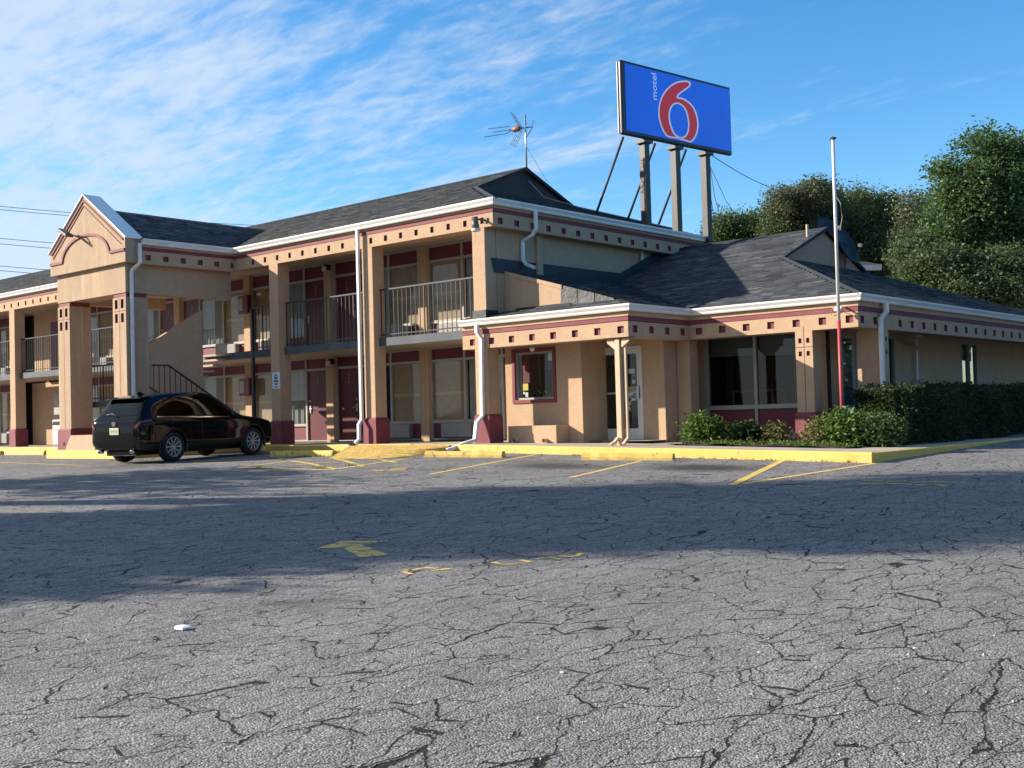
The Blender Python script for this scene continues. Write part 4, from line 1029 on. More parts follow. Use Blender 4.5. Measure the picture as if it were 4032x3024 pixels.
# columns of the restaurant
hs = lambda w: [(w*.27, 2.03, .075, .105), (w*.73, 2.03, .075, .105), (w*.27, 1.75, .075, .105), (w*.73, 1.75, .075, .105)]
c = column(OFF, -11.90, -11.50, FY2, 23.22, -.2, OZ0+.011, holes=hs(.40), zred=.50)
obj('groove', MB().box(-11.707, FY2-.003, .52, -11.693, FY2+.01, OZ0+.10).box(-11.898, FY2-.0045, 1.885, -11.502, FY2+.01, 1.897), 'maroon', c)
obj('drain_hole', MB().lathe([(0, FY2-.052), (.055, FY2-.052), (.06, FY2-.04)], 12, 'Y', (-11.52, 0, .0)), 'interior_dark', c)
c = column(OFF, -10.99, FX2-.002, 23.87, 24.30, -.2, OZ0+.011, side_holes=hs(.43), zred=.52)
column(OFF, -14.95, -14.60, 22.85, 23.2, -.2, OZ0-.0, zred=-.12)
# corner downspout, inner drain pipe
dy_ = atX(3484, 1250, -10.33)[1]
downspout(OFF, [(-10.31, dy_+.05, 2.80), (-10.31, dy_+.05, 2.6), (-10.40, dy_-.06, 2.42), (-10.40, dy_-.06, 2.3), (-10.40, dy_-.06, .60), (-10.22, dy_, .42), (-10.20, dy_, -.15)], (0, 1, 0), .11, .085)
obj('drain_pipe', MB().tube([(-10.9, 27.9, 2.50), (-10.95, 27.85, 2.36), (-11.1, 27.4, 2.22), (-11.5, 26.9+1.5, 2.05), (-11.5, 28.35, 1.9), (-11.5, 28.35, -.1)], .042, 8), 'white_metal', OFF, smooth=True)
# entrance door in the side wall beyond the corner column (white lower panel)
sd = box('door', (RXW+.003, 24.30, -.05, RXW+.03, 24.92, 2.2), 'frame_grey', OFF)
box('pane', (RXW+.031, 24.38, .62, RXW+.036, 24.84, 2.12), 'tinted_glass', sd); box('lower_panel', (RXW+.031, 24.38, .05, RXW+.04, 24.84, .55), 'frame_white', sd)
box('corner_trim', (RXW-.06, RW-.03, -.2, RXW+.02, RW-.002, 2.5), 'interior_dark', OFF)

# rear wing seen past the restaurant gable
RB = thing('rear_building', 'small piece of a rear motel wing with white gutter behind the restaurant gable', 'building', (-17, 47, 0))
g0, g1 = atD(3368, 1034, 50), atD(3465, 1044, 50)
ang = math.atan2(g1[1]-g0[1], g1[0]-g0[0]); t = np.array([math.cos(ang), math.sin(ang), 0]); nn = np.array([t[1], -t[0], 0])
p0 = g0-t*8; p1 = g1
mb = MB(); mb.sweep([tuple(p0[:2]), tuple(p1[:2])], [(0, p1[2]-.22), (.2, p1[2]-.22), (.26, p1[2]), (0, p1[2])]); obj('gutter', mb, 'white_metal', RB)
q0, q1 = p0-nn*.15, p1-nn*.15-t*.75
mb = MB().prism([(*q0[:2], -.5), (*q1[:2], -.5), (*q1[:2], p1[2]-.2), (*q0[:2], p1[2]-.2)], tuple(-nn*6)); obj('wall', mb, 'maroon', RB)
mb = MB().prism([(*p0[:2], p1[2]), (*p1[:2], p1[2]), tuple(p1-nn*4+np.array([-0.5, 0, .9])), tuple(p0-nn*4+np.array([0, 0, .9]))], (0, 0, .04)); obj('roof', mb, 'roof_felt', RB)

# ------------------------------------------------------------------ rooftop sign
sang = math.radians(82); st_ = np.array([math.cos(sang), math.sin(sang), 0]); sn_ = np.array([st_[1], -st_[0], 0])
sp0 = np.array([-18.60, 27.11, 0.0])
SIGN = thing('rooftop_sign', 'blue rooftop sign board with a large red six outlined in white on three grey posts', 'sign', (-18.6, 27.1, 5.85))
U0, U1, SZ0, SZ1 = -1.06, 3.69, 8.27, 10.35
def sp(u, v, z): q = sp0+st_*u+sn_*v; return (q[0], q[1], z)
def sbox(name, u0, u1, v0, v1, z0, z1, m_, par, bev=0):
    a = [sp(u0, v0, z0), sp(u1, v0, z0), sp(u1, v1, z0), sp(u0, v1, z0)]
    return obj(name, MB().prism(a, (0, 0, z1-z0)), m_, par, bevel=bev)
bd = sbox('board', U0, U1, .06, .20, SZ0, SZ1, 'sign_frame', SIGN, .05)
face = sbox('sign_face', U0+.14, U1-.07, .19, .212, SZ0+.12, SZ1-.09, 'sign_blue', bd)
sbox('edge_strip', U0-.012, U0+.05, .035, .058, SZ0+.05, SZ1-.05, 'frame_white', bd)
# the red six: traced outline in board coordinates (zoomed photo pixels -> board plane)
def z2src(x, y): return (2300+x*700/1548, 180+y*700/1548)
def on_board(x, y, v):
    px, py = z2src(x, y); d = ray(px, py); q = sp0+sn_*v; t = ((q-EYE)@sn_)/(d@sn_); return EYE+d*t
outer = [(922, 318), (930, 338), (915, 362), (880, 388), (842, 415), (815, 448), (850, 452), (900, 478), (945, 520), (975, 575), (993, 640), (997, 705), (985, 765), (962, 812), (930, 842), (890, 832), (800, 808), (745, 800), (712, 782), (680, 730), (655, 660), (645, 590), (652, 510), (675, 440), (715, 380), (765, 335), (820, 310), (870, 303), (905, 306)]
inner_h = [(820, 508), (858, 530), (885, 575), (900, 635), (905, 700), (895, 755), (875, 785), (845, 796), (815, 785), (785, 755), (762, 700), (748, 635), (750, 575), (768, 530), (792, 510)]
def smooth_loop(pts, n=3):
    P = np.array(pts, float); out = []; N = len(P)
    for i in range(N):
        p0_, p1_, p2_, p3_ = P[i-1], P[i], P[(i+1) % N], P[(i+2) % N]
        for k in range(n):
            t = k/n; out.append(.5*((2*p1_)+(-p0_+p2_)*t+(2*p0_-5*p1_+4*p2_-p3_)*t*t+(-p0_+3*p1_-3*p2_+p3_)*t**3))
    return np.array(out)
def shrink(P, d):
    Q = []; N = len(P)
    area = sum(P[i][0]*P[(i+1) % N][1]-P[(i+1) % N][0]*P[i][1] for i in range(N))
    for i in range(N):
        t = P[(i+1) % N]-P[i-1]; t = t/(np.linalg.norm(t)+1e-9); nn = np.array([-t[1], t[0]])*(1 if area > 0 else -1); Q.append(P[i]+nn*d)
    return np.array(Q)
def ring_fill(o_, i_, v, name, m_, par):
    from mathutils.geometry import tessellate_polygon
    loops = [[Vector((p[0], p[1], 0)) for p in L] for L in (o_, i_)]
    mb = MB(); mb.f = [tuple(t) for t in tessellate_polygon(loops)]
    mb.v = [tuple(on_board(p.x, p.y, v)) for L in loops for p in L]
    ob = obj(name, mb, m_, par); md = ob.modifiers.new('thickness', 'SOLIDIFY'); md.thickness = .004; md.offset = 0
    return ob
OL, IL = smooth_loop(outer), smooth_loop(inner_h)
ring_fill(OL, IL, .217, 'numeral_outline', 'sign_outline', face)
ring_fill(shrink(OL, 13), shrink(IL, -13), .223, 'numeral', 'sign_red', face)
me = text_mesh('motel', .30, .002); me.materials.append(MATS['letter_white'])
lt = bpy.data.objects.new('lettering', me); COL.objects.link(lt)
ctr = on_board(612, 355, .218); upv = Vector((0, 0, 1)); xv = Vector(upv); yv = Vector(tuple(-st_)); zv = Vector(tuple(sn_))
mw = Matrix((( xv.x, yv.x, zv.x, ctr[0]), (xv.y, yv.y, zv.y, ctr[1]), (xv.z, yv.z, zv.z, ctr[2]), (0, 0, 0, 1)))
lt.parent = face; lt.matrix_parent_inverse = parent_world(face).inverted(); lt.matrix_basis = mw @ Matrix.Scale(1.12, 4, (1, 0, 0))
for u in (0.0, 1.31, 2.65):
    p_ = sbox('post', u-.09, u+.11, -.12, .10, 5.6, SZ0-.08, 'sign_post', SIGN, .008)
    sbox('cap_plate', u-.17, u+.20, -.18, .16, SZ0-.09, SZ0-.002, 'sign_post', p_)
for u in (0.0, 1.31, 2.65):
    br = MB().tube([sp(u-.75, -.08, SZ0+.02), sp(u-1.05, -1.05, 6.05)], .035, 8); obj('brace', br, 'sign_brace', SIGN, smooth=True)
cab = thing('sign_cables', 'thin dark cables hanging beside the rear post of the blue sign', 'cable', sp(2.8, 0, 5.7))
for k, (a, b) in enumerate((((2.82, 8.1), (3.3, 6.1)), ((2.8, 7.2), (3.2, 5.75)), ((2.85, 7.9), (4.3, 6.2)))):
    obj('cable', MB().tube([sp(a[0], .0, a[1]), sp((a[0]+b[0])/2-.05, .02, (a[1]+b[1])/2-.12), sp(b[0], .05, b[1])], .009, 5), 'steel_dark', cab)
wa, wb = np.array(sp(2.8, .1, 8.2)), atD(3150, 765, 52)
tag(obj('service_wire', MB().tube([tuple(wa+(wb-wa)*t-np.array([0, 0, 1.0*t*(1-t)])) for t in np.linspace(0, 1, 9)], .014, 5), 'wire'), 'single dark wire sagging from the blue sign post towards the trees', 'wire')

# ------------------------------------------------------------------ aerial, roof cable, flagpole, dishes
ANT = thing('tv_antenna', 'rooftop television aerial with red reflector body on a thin steel mast', 'antenna', (GX+.1, RY, RZ))
ax = GX+.05; az1 = atY(2068, 452, RY)[2]
obj('mast', MB().tube([(ax, RY, RZ-.1), (ax, RY, az1)], .024, 8), 'galvanised', ANT, smooth=True)
hz = az1-.37
bx_ = np.array([-.85, -.25, 0]); bx_ /= np.linalg.norm(bx_); up_ = np.array([0, 0, 1.0]); sdv = np.cross(bx_, up_)
A0 = np.array([ax, RY, hz])
obj('boom', MB().tube([tuple(A0-bx_*.2), tuple(A0+bx_*.5)], .016, 6), 'black_plastic', ANT)
obj('balun_box', MB().lathe([(0, -.17), (.06, -.16), (.085, -.05), (.08, .08), (.03, .17), (0, .17)], 10, 'X', tuple(A0+bx_*.28)), 'orange_plastic', ANT, smooth=True)
rods = MB()
for s, z, L in ((.12, .14, .95), (-.14, -.13, .95), (0, 0, .72)):
    rods.tube([tuple(A0+bx_*.4), tuple(A0+bx_*.55+sdv*s+up_*z), tuple(A0+bx_*(.3+L)+sdv*s*1.1+up_*z*1.1)], .010, 5)
obj('director_rods', rods, 'steel_dark', ANT)
refl = MB()
for sgn in (1, -1):
    for s in np.linspace(-.16, .16, 4):
        refl.tube([tuple(A0+bx_*.14+sdv*s), tuple(A0+bx_*.40+sdv*s+up_*sgn*.46)], .006, 4)
    for k in np.linspace(.2, 1, 4): refl.tube([tuple(A0+bx_*(.14+.26*k)+sdv*-.17+up_*sgn*.46*k), tuple(A0+bx_*(.14+.26*k)+sdv*.17+up_*sgn*.46*k)], .005, 4)
refl.tube([tuple(A0-bx_*.2), tuple(A0-bx_*.22+up_*.22+sdv*.1)], .008, 4); refl.tube([tuple(A0-bx_*.22+sdv*.03), tuple(A0+bx_*.0-up_*.3)], .012, 4)
obj('reflector', refl, 'lamp_grey', ANT)
obj('guy_wire', MB().tube([(ax, RY, az1-.9), (ax+.02, RY+.9, RZ-.3)], .006, 4), 'steel_dark', ANT)
rcp = [(GX+.03, RY+.1, RZ-.35), (GX+.06, RY+.7, RZ-.75)]
for y, x in ((26.6, -20.6), (27.6, -19.9), (28.4, -19.2), (28.9, -18.9)):
    rcp.append((x, y, EZ+(GZ-EZ)/(RE-GX)*(RE-x)+.05))
tag(obj('roof_cable', MB().tube(rcp, .018, 6), 'cable_pale', smooth=True), 'pale cable trailing over the shingles from the roof gable to the sign', 'cable')
FLAG = thing('flagpole', 'slim flagpole, white above and red below, rising from the shrubs at the corner', 'flagpole', (-10.66, 22.35, -.25))
ft = atY(3281, 545, 22.35)[2]; fr_ = atY(3298, 1262, 22.35)[2]
obj('upper_pole', MB().tube([(-10.66, 22.35, fr_), (-10.655, 22.35, 4.5), (-10.65, 22.35, ft)], .034, 10), 'pole_white', FLAG, smooth=True)
obj('lower_pole', MB().tube([(-10.66, 22.35, -.3), (-10.66, 22.35, fr_-.001)], .037, 10), 'pole_red', FLAG, smooth=True)
obj('cap', MB().lathe([(0, ft-.01), (.07, ft-.01), (.075, ft+.01), (.03, ft+.035), (0, ft+.035)], 12, 'Z', (-10.65, 22.35, 0)), 'lamp_grey', FLAG)
obj('halyard', MB().tube([(-10.61, 22.35, 4.9), (-10.52, 22.33, 4.75), (-10.50, 22.33, 4.45), (-10.56, 22.34, 4.2)], .007, 5), 'cable_pale', FLAG)
def dish(px, py, D, rw, rh, label, aim):
    c = atD(px, py, D); d = thing('satellite_dish', label, 'satellite dish', tuple(c-np.array([0, 0, .7])), group='satellite dishes behind the restaurant gable')
    mb = MB(); n = 24; rings = [(0, -.10), (.4, -.084), (.75, -.045), (1, 0)]
    a = Vector(aim).normalized(); q = a.to_track_quat('Z', 'Y')
    vs = []
    for rr, h in rings:
        for k in range(n):
            v = q @ Vector((rr*rw*math.cos(2*math.pi*k/n), rr*rh*math.sin(2*math.pi*k/n), h)); vs.append((c[0]+v.x, c[1]+v.y, c[2]+v.z))
    fs = []
    for i in range(3):
        for k in range(n): fs.append((i*n+k, i*n+(k+1) % n, (i+1)*n+(k+1) % n, (i+1)*n+k))
    mb.add(vs, fs); r_ = obj('reflector', mb, 'dish_grey', d, smooth=True); md = r_.modifiers.new('thickness', 'SOLIDIFY'); md.thickness = .012
    b0 = Vector(c)-a*.12
    obj('mount', MB().tube([tuple(b0), (b0.x, b0.y, b0.z-.35), (b0.x-.1, b0.y, b0.z-1.1)], .03, 8), 'lamp_grey', d)
    tip = Vector(c)+a*.42+Vector((0, 0, -.22)); obj('feed_arm', MB().tube([tuple(Vector(c)+(q @ Vector((0, -rh*.95, 0)))), tuple(tip)], .016, 6).box(tip.x-.05, tip.y-.05, tip.z-.04, tip.x+.05, tip.y+.05, tip.z+.05), 'lamp_grey', d)
dish(3262, 900, 32.2, .42, .40, 'dark satellite dish half hidden behind the roof peak of the restaurant', (.86, -.25, .45))
dish(3340, 968, 31.6, .37, .55, 'dark oval satellite dish hanging off the right rake of the restaurant gable', (.86, -.15, .40))
vent = atD(3178, 893, 30.5)
tag(obj('vent_pipe', MB().lathe([(.035, vent[2]-.3), (.035, vent[2]+.06), (.02, vent[2]+.06), (.02, vent[2])], 10, 'Z', (vent[0], vent[1], 0)), 'tan_metal'), 'short pale vent pipe poking up behind the restaurant ridge', 'pipe')

# ------------------------------------------------------------------ lamps, camera, cabinets, notices
fl_ = thing('flood_lamp', 'flat grey flood lamp on a bent arm on the portico gable', 'lamp', (-30.9, 16.8, 6.0))
obj('arm', MB().tube([(-30.80, 16.86, 6.02), (-30.85, 16.75, 6.02), (-31.0, 16.62, 6.06), (-31.15, 16.5, 6.14)], .025, 6), 'lamp_grey', fl_)
hd = obj('head', MB().prism([(-31.12, 16.42, 6.10), (-31.12, 16.66, 6.10), (-31.60, 16.66, 6.34), (-31.60, 16.42, 6.34)], (-.02, 0, -.07)), 'lamp_grey', fl_, bevel=.01)
obj('lens', MB().prism([(-31.20, 16.46, 6.058), (-31.20, 16.62, 6.058), (-31.54, 16.62, 6.228), (-31.54, 16.46, 6.228)], (.002, 0, -.006)), 'frame_grey', hd)
cl = thing('corner_floodlight', 'weathered bullet floodlight under the eave at the corner of the two-storey block', 'lamp', (-18.85, 20.3, 5.1))
c0 = atY(1868, 862, 20.12); c1 = atY(1874, 905, 20.05)
obj('housing', MB().tube([tuple(c0+np.array([.05, .06, .02])), tuple(c0), tuple(c1)], [.05, .085, .10], 12), 'lamp_grey', cl, smooth=True)
obj('shade_ring', MB().tube([tuple(c1-np.array([0, 0, -.03])), tuple(c1-np.array([0, 0, .03]))], .112, 12), 'lamp_white', cl)
obj('bracket', MB().tube([tuple(c0), (c0[0]+.12, 20.38, c0[2]-.02)], .025, 6).box(c0[0]+.06, 20.37, c0[2]-.08, c0[0]+.18, 20.398, c0[2]+.04), 'lamp_grey', cl)
cm = thing('security_camera', 'small white bullet camera under the restaurant eave beside the flagpole', 'camera', (-10.75, 22.7, 2.6))
k0, k1 = atY(3290, 1218, 22.6), atY(3317, 1214, 22.45)
obj('body', MB().tube([tuple(k0), tuple(k1)], .045, 10), 'lamp_white', cm, smooth=True); obj('mount', MB().tube([tuple((k0+k1)/2), ((k0[0]+k1[0])/2, 22.80, k0[2]+.05)], .02, 6), 'lamp_white', cm)
obj('lead', MB().tube([tuple(k0), tuple(k0+np.array([-.12, .1, .05])), tuple(k0+np.array([-.2, .19, -.1]))], .006, 5), 'cable_pale', cm)
def wall_lamp(px, py, Y, label):
    c = atY(px, py, Y); l_ = thing('wall_lamp', label, 'lamp', tuple(c), group='lamps beside the guest room doors')
    obj('back_box', MB().box(c[0]-.06, Y, c[2]-.02, c[0]+.06, Y+.16, c[2]+.14), 'black_plastic', l_); obj('shade', MB().prism([(c[0]-.055, Y-.10, c[2]-.06), (c[0]+.055, Y-.10, c[2]-.06), (c[0]+.055, Y-.08, c[2]+.08), (c[0]-.055, Y-.08, c[2]+.08)], (0, .10, 0)), 'lamp_white', l_, bevel=.02)
wall_lamp(1296, 1432, 22.1, 'small square lamp above the ground-floor doors by the parking notice'); wall_lamp(1280, 1060, 22.1, 'small square lamp above the upstairs doors over the parking notice')
pl_ = atY(2096, 1372, 21.1)
gl_ = thing('porch_lamp', 'little round globe lamp above the maroon-framed office window', 'lamp', tuple(pl_))
obj('globe', MB().lathe([(.0, -.075), (.04, -.065), (.065, -.02), (.06, .03), (.03, .06)], 12, 'Z', tuple(pl_)), 'lamp_white', gl_, smooth=True)
obj('base', MB().lathe([(.0, .10), (.09, .10), (.085, .06), (.03, .055)], 12, 'Z', tuple(pl_)), 'steel_dark', gl_)
def cabinet(px0, py0, px1, py1, label):
    a, b = atY(px0, py1, 22.18), atY(px1, py0, 22.18)
    c_ = thing('extinguisher_cabinet', label, 'cabinet', (a[0], 22.2, a[2]), group='extinguisher cabinets on the walkway pilasters')
    obj('case', MB().box(a[0], 22.10, a[2], b[0], 22.27, b[2]), 'maroon_door', c_, bevel=.01); obj('front_glass', MB().box(a[0]+.04, 22.094, a[2]+.08, a[0]+.5*(b[0]-a[0]), 22.099, b[2]-.08), 'frame_grey', c_)
cabinet(950, 1489, 988, 1559, 'maroon extinguisher cabinet on the ground-floor pilaster behind the car bonnet'); cabinet(946, 1162, 981, 1237, 'dark extinguisher cabinet on the upstairs pilaster behind the railing')
# parking notice on the first column
na, nb = atY(1073, 1533, 20.385), atY(1102, 1465, 20.385)
NS = thing('parking_notice', 'white guest parking only notice fixed to a tan column', 'sign', ((na[0]+nb[0])/2, 20.39, na[2]))
pn = obj('plate', MB().box(na[0], 20.378, na[2], nb[0], 20.396, nb[2]), 'sign_paint', NS, bevel=.004)
nh = nb[2]-na[2]; ncx = (na[0]+nb[0])/2
for txt, zf_, sz in (('REGISTERED', .86, .042), ('GUEST', .79, .036), ('GUEST', .66, .075), ('PARKING', .48, .070), ('ONLY', .30, .075), ('TOW AWAY', .12, .030)):
    if txt in ('REGISTERED', 'TOW AWAY') or (txt == 'GUEST' and sz < .05):
        # too small to read in the photo: plain printed bars
        box('printed_bar', (ncx-.075, 20.3755, na[2]+nh*zf_-.010, ncx+.075, 20.3775, na[2]+nh*zf_+.010), 'print_dark', pn); continue
    me = text_mesh(txt, sz*.92, .004); me.materials.append(MATS['print_dark']); o = inst('lettering', me, pn, (ncx, 20.376, na[2]+nh*zf_)); o.rotation_euler = (math.pi/2, 0, 0); o.scale = (.72, 1, 1)

# ------------------------------------------------------------------ wheel stops, blocks, clutter
def wheel_stop(p0, p1, label, w=.17, h=.13):
    p0, p1 = np.array(p0[:2]), np.array(p1[:2]); t = p1-p0; L = np.linalg.norm(t); t /= L; nn = np.array([t[1], -t[0]])
    o = thing('wheel_stop', label, 'wheel stop', on_ground((p0+p1)/2, 0), group='yellow wheel stops along the kerb')
    mb = MB(); n = 10; r2 = random.Random(int(L*1000))
    for i in range(n+1):
        c = p0+t*L*i/n; g = float(gz(c[0], c[1])); j = r2.uniform(-.008, .008)
        for off, z in ((.5, -.02), (.5, .05), (.32, h), (-.32, h), (-.5, .05), (-.5, -.02)):
            q = c+nn*(off*w); mb.v.append((q[0]+j*nn[0], q[1]+j*nn[1], g+z+(j if z > 0 else 0)))
    for i in range(n):
        for k in range(5): mb.f.append((i*6+k, (i+1)*6+k, (i+1)*6+k+1, i*6+k+1))
    mb.f += [tuple(range(6)), tuple(n*6+k for k in range(6))[::-1]]
    obj('block', mb, 'stop_yellow', o, bevel=.012)
    for s in (.18, .82):
        c = p0+t*L*s; g = float(gz(c[0], c[1])); obj('anchor_pin', MB().lathe([(0, g+h+.008), (.016, g+h+.008), (.018, g+h-.02)], 8, 'Z', (c[0], c[1], 0)), 'steel_dark', o)
wheel_stop(atG(1072, 1797), atG(1318, 1795), 'yellow wheel stop in shade just right of the parked car')
wheel_stop(atG(1680, 1799), atG(1985, 1801), 'flaking yellow wheel stop between the ramp and the white porch downspout')
wheel_stop(atG(2296, 1810), atG(2655, 1812), 'flaking yellow wheel stop in front of the office door post')
wheel_stop(atG(26, 1791), atG(182, 1791), 'yellow wheel stop at the left end before the portico kerb')
wheel_stop(atG(-160, 1790), atG(8, 1790), 'dark-ended wheel stop cut off by the left edge')
pa, pb = atY(294, 1773, 17.15), atY(384, 1773, 17.15)
blk = MB(); X0, X1 = pa[0], pb[0]+.4
blk.add([(X0, 16.85, -.05), (X1, 16.85, -.05), (X1, 17.6, -.05), (X0, 17.6, -.05), (X0+.13, 16.95, .39), (X1-.05, 16.95, .39), (X1-.05, 17.5, .39), (X0+.13, 17.5, .39)], [(0, 1, 5, 4), (1, 2, 6, 5), (2, 3, 7, 6), (3, 0, 4, 7), (4, 5, 6, 7)])
tag(obj('concrete_block', blk, 'stucco_weathered', bevel=.015), 'cream sloped concrete block between the portico columns behind the car', 'block')
ia, ib = atY(217, 1737, 22.0), atY(245, 1548, 22.0)
IM = thing('ice_machine', 'tall grey and white ice machine in the passage left of the portico', 'ice machine', (ia[0], 22.0, 0))
obj('bin', MB().box(ia[0], 21.9, .0, ia[0]+.8, 22.6, .95), 'lamp_white', IM, bevel=.02); obj('cabinet', MB().box(ia[0]+.02, 21.95, .96, ia[0]+.78, 22.6, 2.0), 'frame_grey', IM, bevel=.02)
obj('hatch', MB().prism([(ia[0]+.05, 21.88, .75), (ia[0]+.75, 21.88, .75), (ia[0]+.75, 21.94, 1.15), (ia[0]+.05, 21.94, 1.15)], (0, .01, 0)), 'interior_dark', IM)
def lump(name, p, r, m_, label, cat, flat=.5, group=None, seed=1):
    mb = MB(); r2 = random.Random(seed); n = 9; vs = []
    prof = [(0, 0), (1, .15), (.85, .7), (.4, 1.0), (0, 1.02)]
    g = float(gz(p[0], p[1]))
    for rr, h in prof:
        for k in range(n): a = 2*math.pi*k/n; s = r*rr*r2.uniform(.75, 1.2); vs.append((p[0]+s*math.cos(a)*1.35, p[1]+s*math.sin(a), g+h*r*flat))
    fs = [(i*n+k, i*n+(k+1) % n, (i+1)*n+(k+1) % n, (i+1)*n+k) for i in range(4) for k in range(n)]
    mb.add(vs, fs); return tag(obj(name, mb, m_, smooth=False), label, cat, group)
lump('litter', atG(718, 2476), .052, 'litter_white', 'crumpled white scrap of litter on sunlit asphalt at lower left', 'litter', .45, seed=3)
lump('stone', atG(2215, 2650), .013, 'stone', 'pale stone beside a long crack at lower centre', 'stone', .8, seed=4)
lump('stone', atG(1655, 2768), .013, 'stone', 'small pale stone on asphalt low and left of centre', 'stone', .8, seed=5)
lump('stone', atG(3605, 2555), .013, 'stone', 'small pale stone on asphalt at lower right', 'stone', .8, seed=6)
lump('stone', atG(2990, 2570), .012, 'stone', 'whitish pebble right of centre in the sunlit asphalt', 'stone', .7, seed=7)
lump('stone', atG(2755, 2960), .011, 'stone', 'pebble near the bottom edge right of centre', 'stone', .7, seed=8)
pb_ = []
for i in range(420):
    px, py = rng.uniform(0, 4032), 1880+1144*rng.random()**1.4
    pb_.append(atG(px, py))
gr = MB()
for p in pb_:
    s = rng.uniform(.004, .011); g = float(gz(p[0], p[1])); a = rng.uniform(0, 3)
    gr.add([(p[0]+s*math.cos(a+k*2.1), p[1]+s*math.sin(a+k*2.1), g+.001) for k in range(3)]+[(p[0], p[1], g+s*1.1)], [(0, 1, 3), (1, 2, 3), (2, 0, 3)])
tag(obj('loose_gravel', gr, 'stone'), 'tiny pale grit scattered over the cracked asphalt', 'gravel', kind='stuff')
cl_ = thing('drain_cover', 'small black and white drain outlet lying on the yellow kerb', 'drain outlet', (-22.9, 19.45, 0))
dc = atY(1383, 1752, 19.42); obj('spout', MB().duct([(dc[0]-.18, 19.48, .0), (dc[0]+.10, 19.40, -.02)], .16, .05, (0, 1, 0)), 'black_plastic', cl_); obj('lip', MB().box(dc[0]-.2, 19.36, -.045, dc[0]+.12, 19.385, -.015), 'lamp_white', cl_)
op = atY(2155, 1560, 22.0)
OP = thing('potted_plant', 'leafy green plant standing inside the office window', 'plant', (op[0], 22.0, .2))
obj('pot', MB().lathe([(.0, .35), (.14, .35), (.19, .72), (.17, .72)], 14, 'Z', (op[0], 22.0, 0)), 'paper_tan', OP)

# ------------------------------------------------------------------ plants
def leaf_mesh(name, C, size, mname, up_bias=0.0, aspect=1.9, tone_c=None, jit=.45):
    """one folded leaf (2 triangles) at each point"""
    N = len(C); d = nrng.normal(size=(N, 3)); d[:, 2] = d[:, 2]*.6-up_bias; d /= np.linalg.norm(d, axis=1)[:, None]
    e = nrng.normal(size=(N, 3)); e -= (e*d).sum(1)[:, None]*d; e /= np.linalg.norm(e, axis=1)[:, None]
    nn = np.cross(d, e)
    L = size*nrng.uniform(1-jit, 1+jit, N)[:, None]; Wd = L/aspect
    fold = nn*Wd*.25
    V = np.stack([C-d*L*.5, C+e*Wd*.5+fold, C+d*L*.5, C-e*Wd*.5+fold], 1).reshape(-1, 3)
    F = np.arange(4*N).reshape(N, 4)
    F = np.concatenate([F[:, [0, 1, 2]], F[:, [0, 2, 3]]], 0)
    me = bpy.data.meshes.new(name); me.vertices.add(len(V)); me.vertices.foreach_set('co', V.ravel())
    me.loops.add(F.size); me.loops.foreach_set('vertex_index', F.ravel().astype(np.int32))
    me.polygons.add(len(F)); me.polygons.foreach_set('loop_start', np.arange(0, F.size, 3, dtype=np.int32))
    try: me.polygons.foreach_set('loop_total', np.full(len(F), 3, dtype=np.int32))
    except Exception: pass
    me.update(calc_edges=True); me.validate()
    t = np.clip(nrng.normal(.45, .2, N)+(0 if tone_c is None else tone_c), 0, 1)
    at = me.attributes.new('tone', 'FLOAT', 'POINT'); at.data.foreach_set('value', np.repeat(t, 4).astype(np.float32))
    me.materials.append(MATS[mname]); return me
def crown_points(blobs, ncl, per, spread, shell=.55):
    """clumps of leaves spread through the volume of several ellipsoids (centre, radii)"""
    vol = np.array([b[1][0]*b[1][1]*b[1][2] for b in blobs]); vol = vol/vol.sum()
    cs, tn = [], []
    for (c, r), w in zip(blobs, vol):
        k = max(3, int(ncl*w)); d = nrng.normal(size=(k, 3)); d /= np.linalg.norm(d, axis=1)[:, None]
        rad = nrng.uniform(shell**3, 1.0, k)**(1/3)*nrng.uniform(.86, 1.08, k)
        cs.append(np.array(c)+d*rad[:, None]*np.array(r)); tn.append(nrng.normal(0, .16, k))
    cs = np.concatenate(cs); tn = np.concatenate(tn)
    n = nrng.integers(int(per*.5), int(per*1.5), len(cs))
    P = np.repeat(cs, n, 0)+nrng.normal(size=(n.sum(), 3))*spread*np.array([1, 1, .7])
    return P, np.repeat(tn, n), cs
def tree(name, label, base, blobs, ncl, per, spread, size, mname, trunk_r=.22, limbs=10, group=None, cat='tree', shell=.55):
    t = thing(name, label, cat, tuple(base), group=group)
    P, tn, cs = crown_points(blobs, ncl, per, spread, shell)
    o = bpy.data.objects.new('crown', leaf_mesh('crown', P, size, mname, tone_c=tn)); COL.objects.link(o); o.parent = t; o.matrix_parent_inverse = parent_world(t).inverted()
    b = np.array(base, float); top = np.array(blobs[0][0], float)
    mb = MB(); k = 6
    pts = [b+(top-b)*i/k+np.array([rng.uniform(-.12, .12), rng.uniform(-.12, .12), 0])*(i > 0) for i in range(k+1)]
    mb.tube([tuple(p) for p in pts], [trunk_r*(1-.8*i/k) for i in range(k+1)], 8)
    for i in range(limbs):
        c = cs[rng.randrange(len(cs))]; s = pts[rng.randrange(2, k)]
        m_ = (s+c)/2+np.array([0, 0, .15*np.linalg.norm(c-s)])
        mb.tube([tuple(s), tuple(m_), tuple(c)], [trunk_r*.35, trunk_r*.2, trunk_r*.06], 5)
    obj('trunk', mb, 'bark', t, smooth=True); return t
def pxblob(px, py, D, rx, ry, rz_):                     # crown lobe given by its photo position, size in photo pixels, depth in m
    return (atD(px, py, D), (rx*D/4581.7, ry*D/4581.7 if ry > 20 else ry, rz_*D/4581.7))
def tb(px, D): q = atD(px, 1640, D); return (q[0], q[1], float(gz(q[0], q[1]))-.1)
GT = 'trees beyond the restaurant roof'
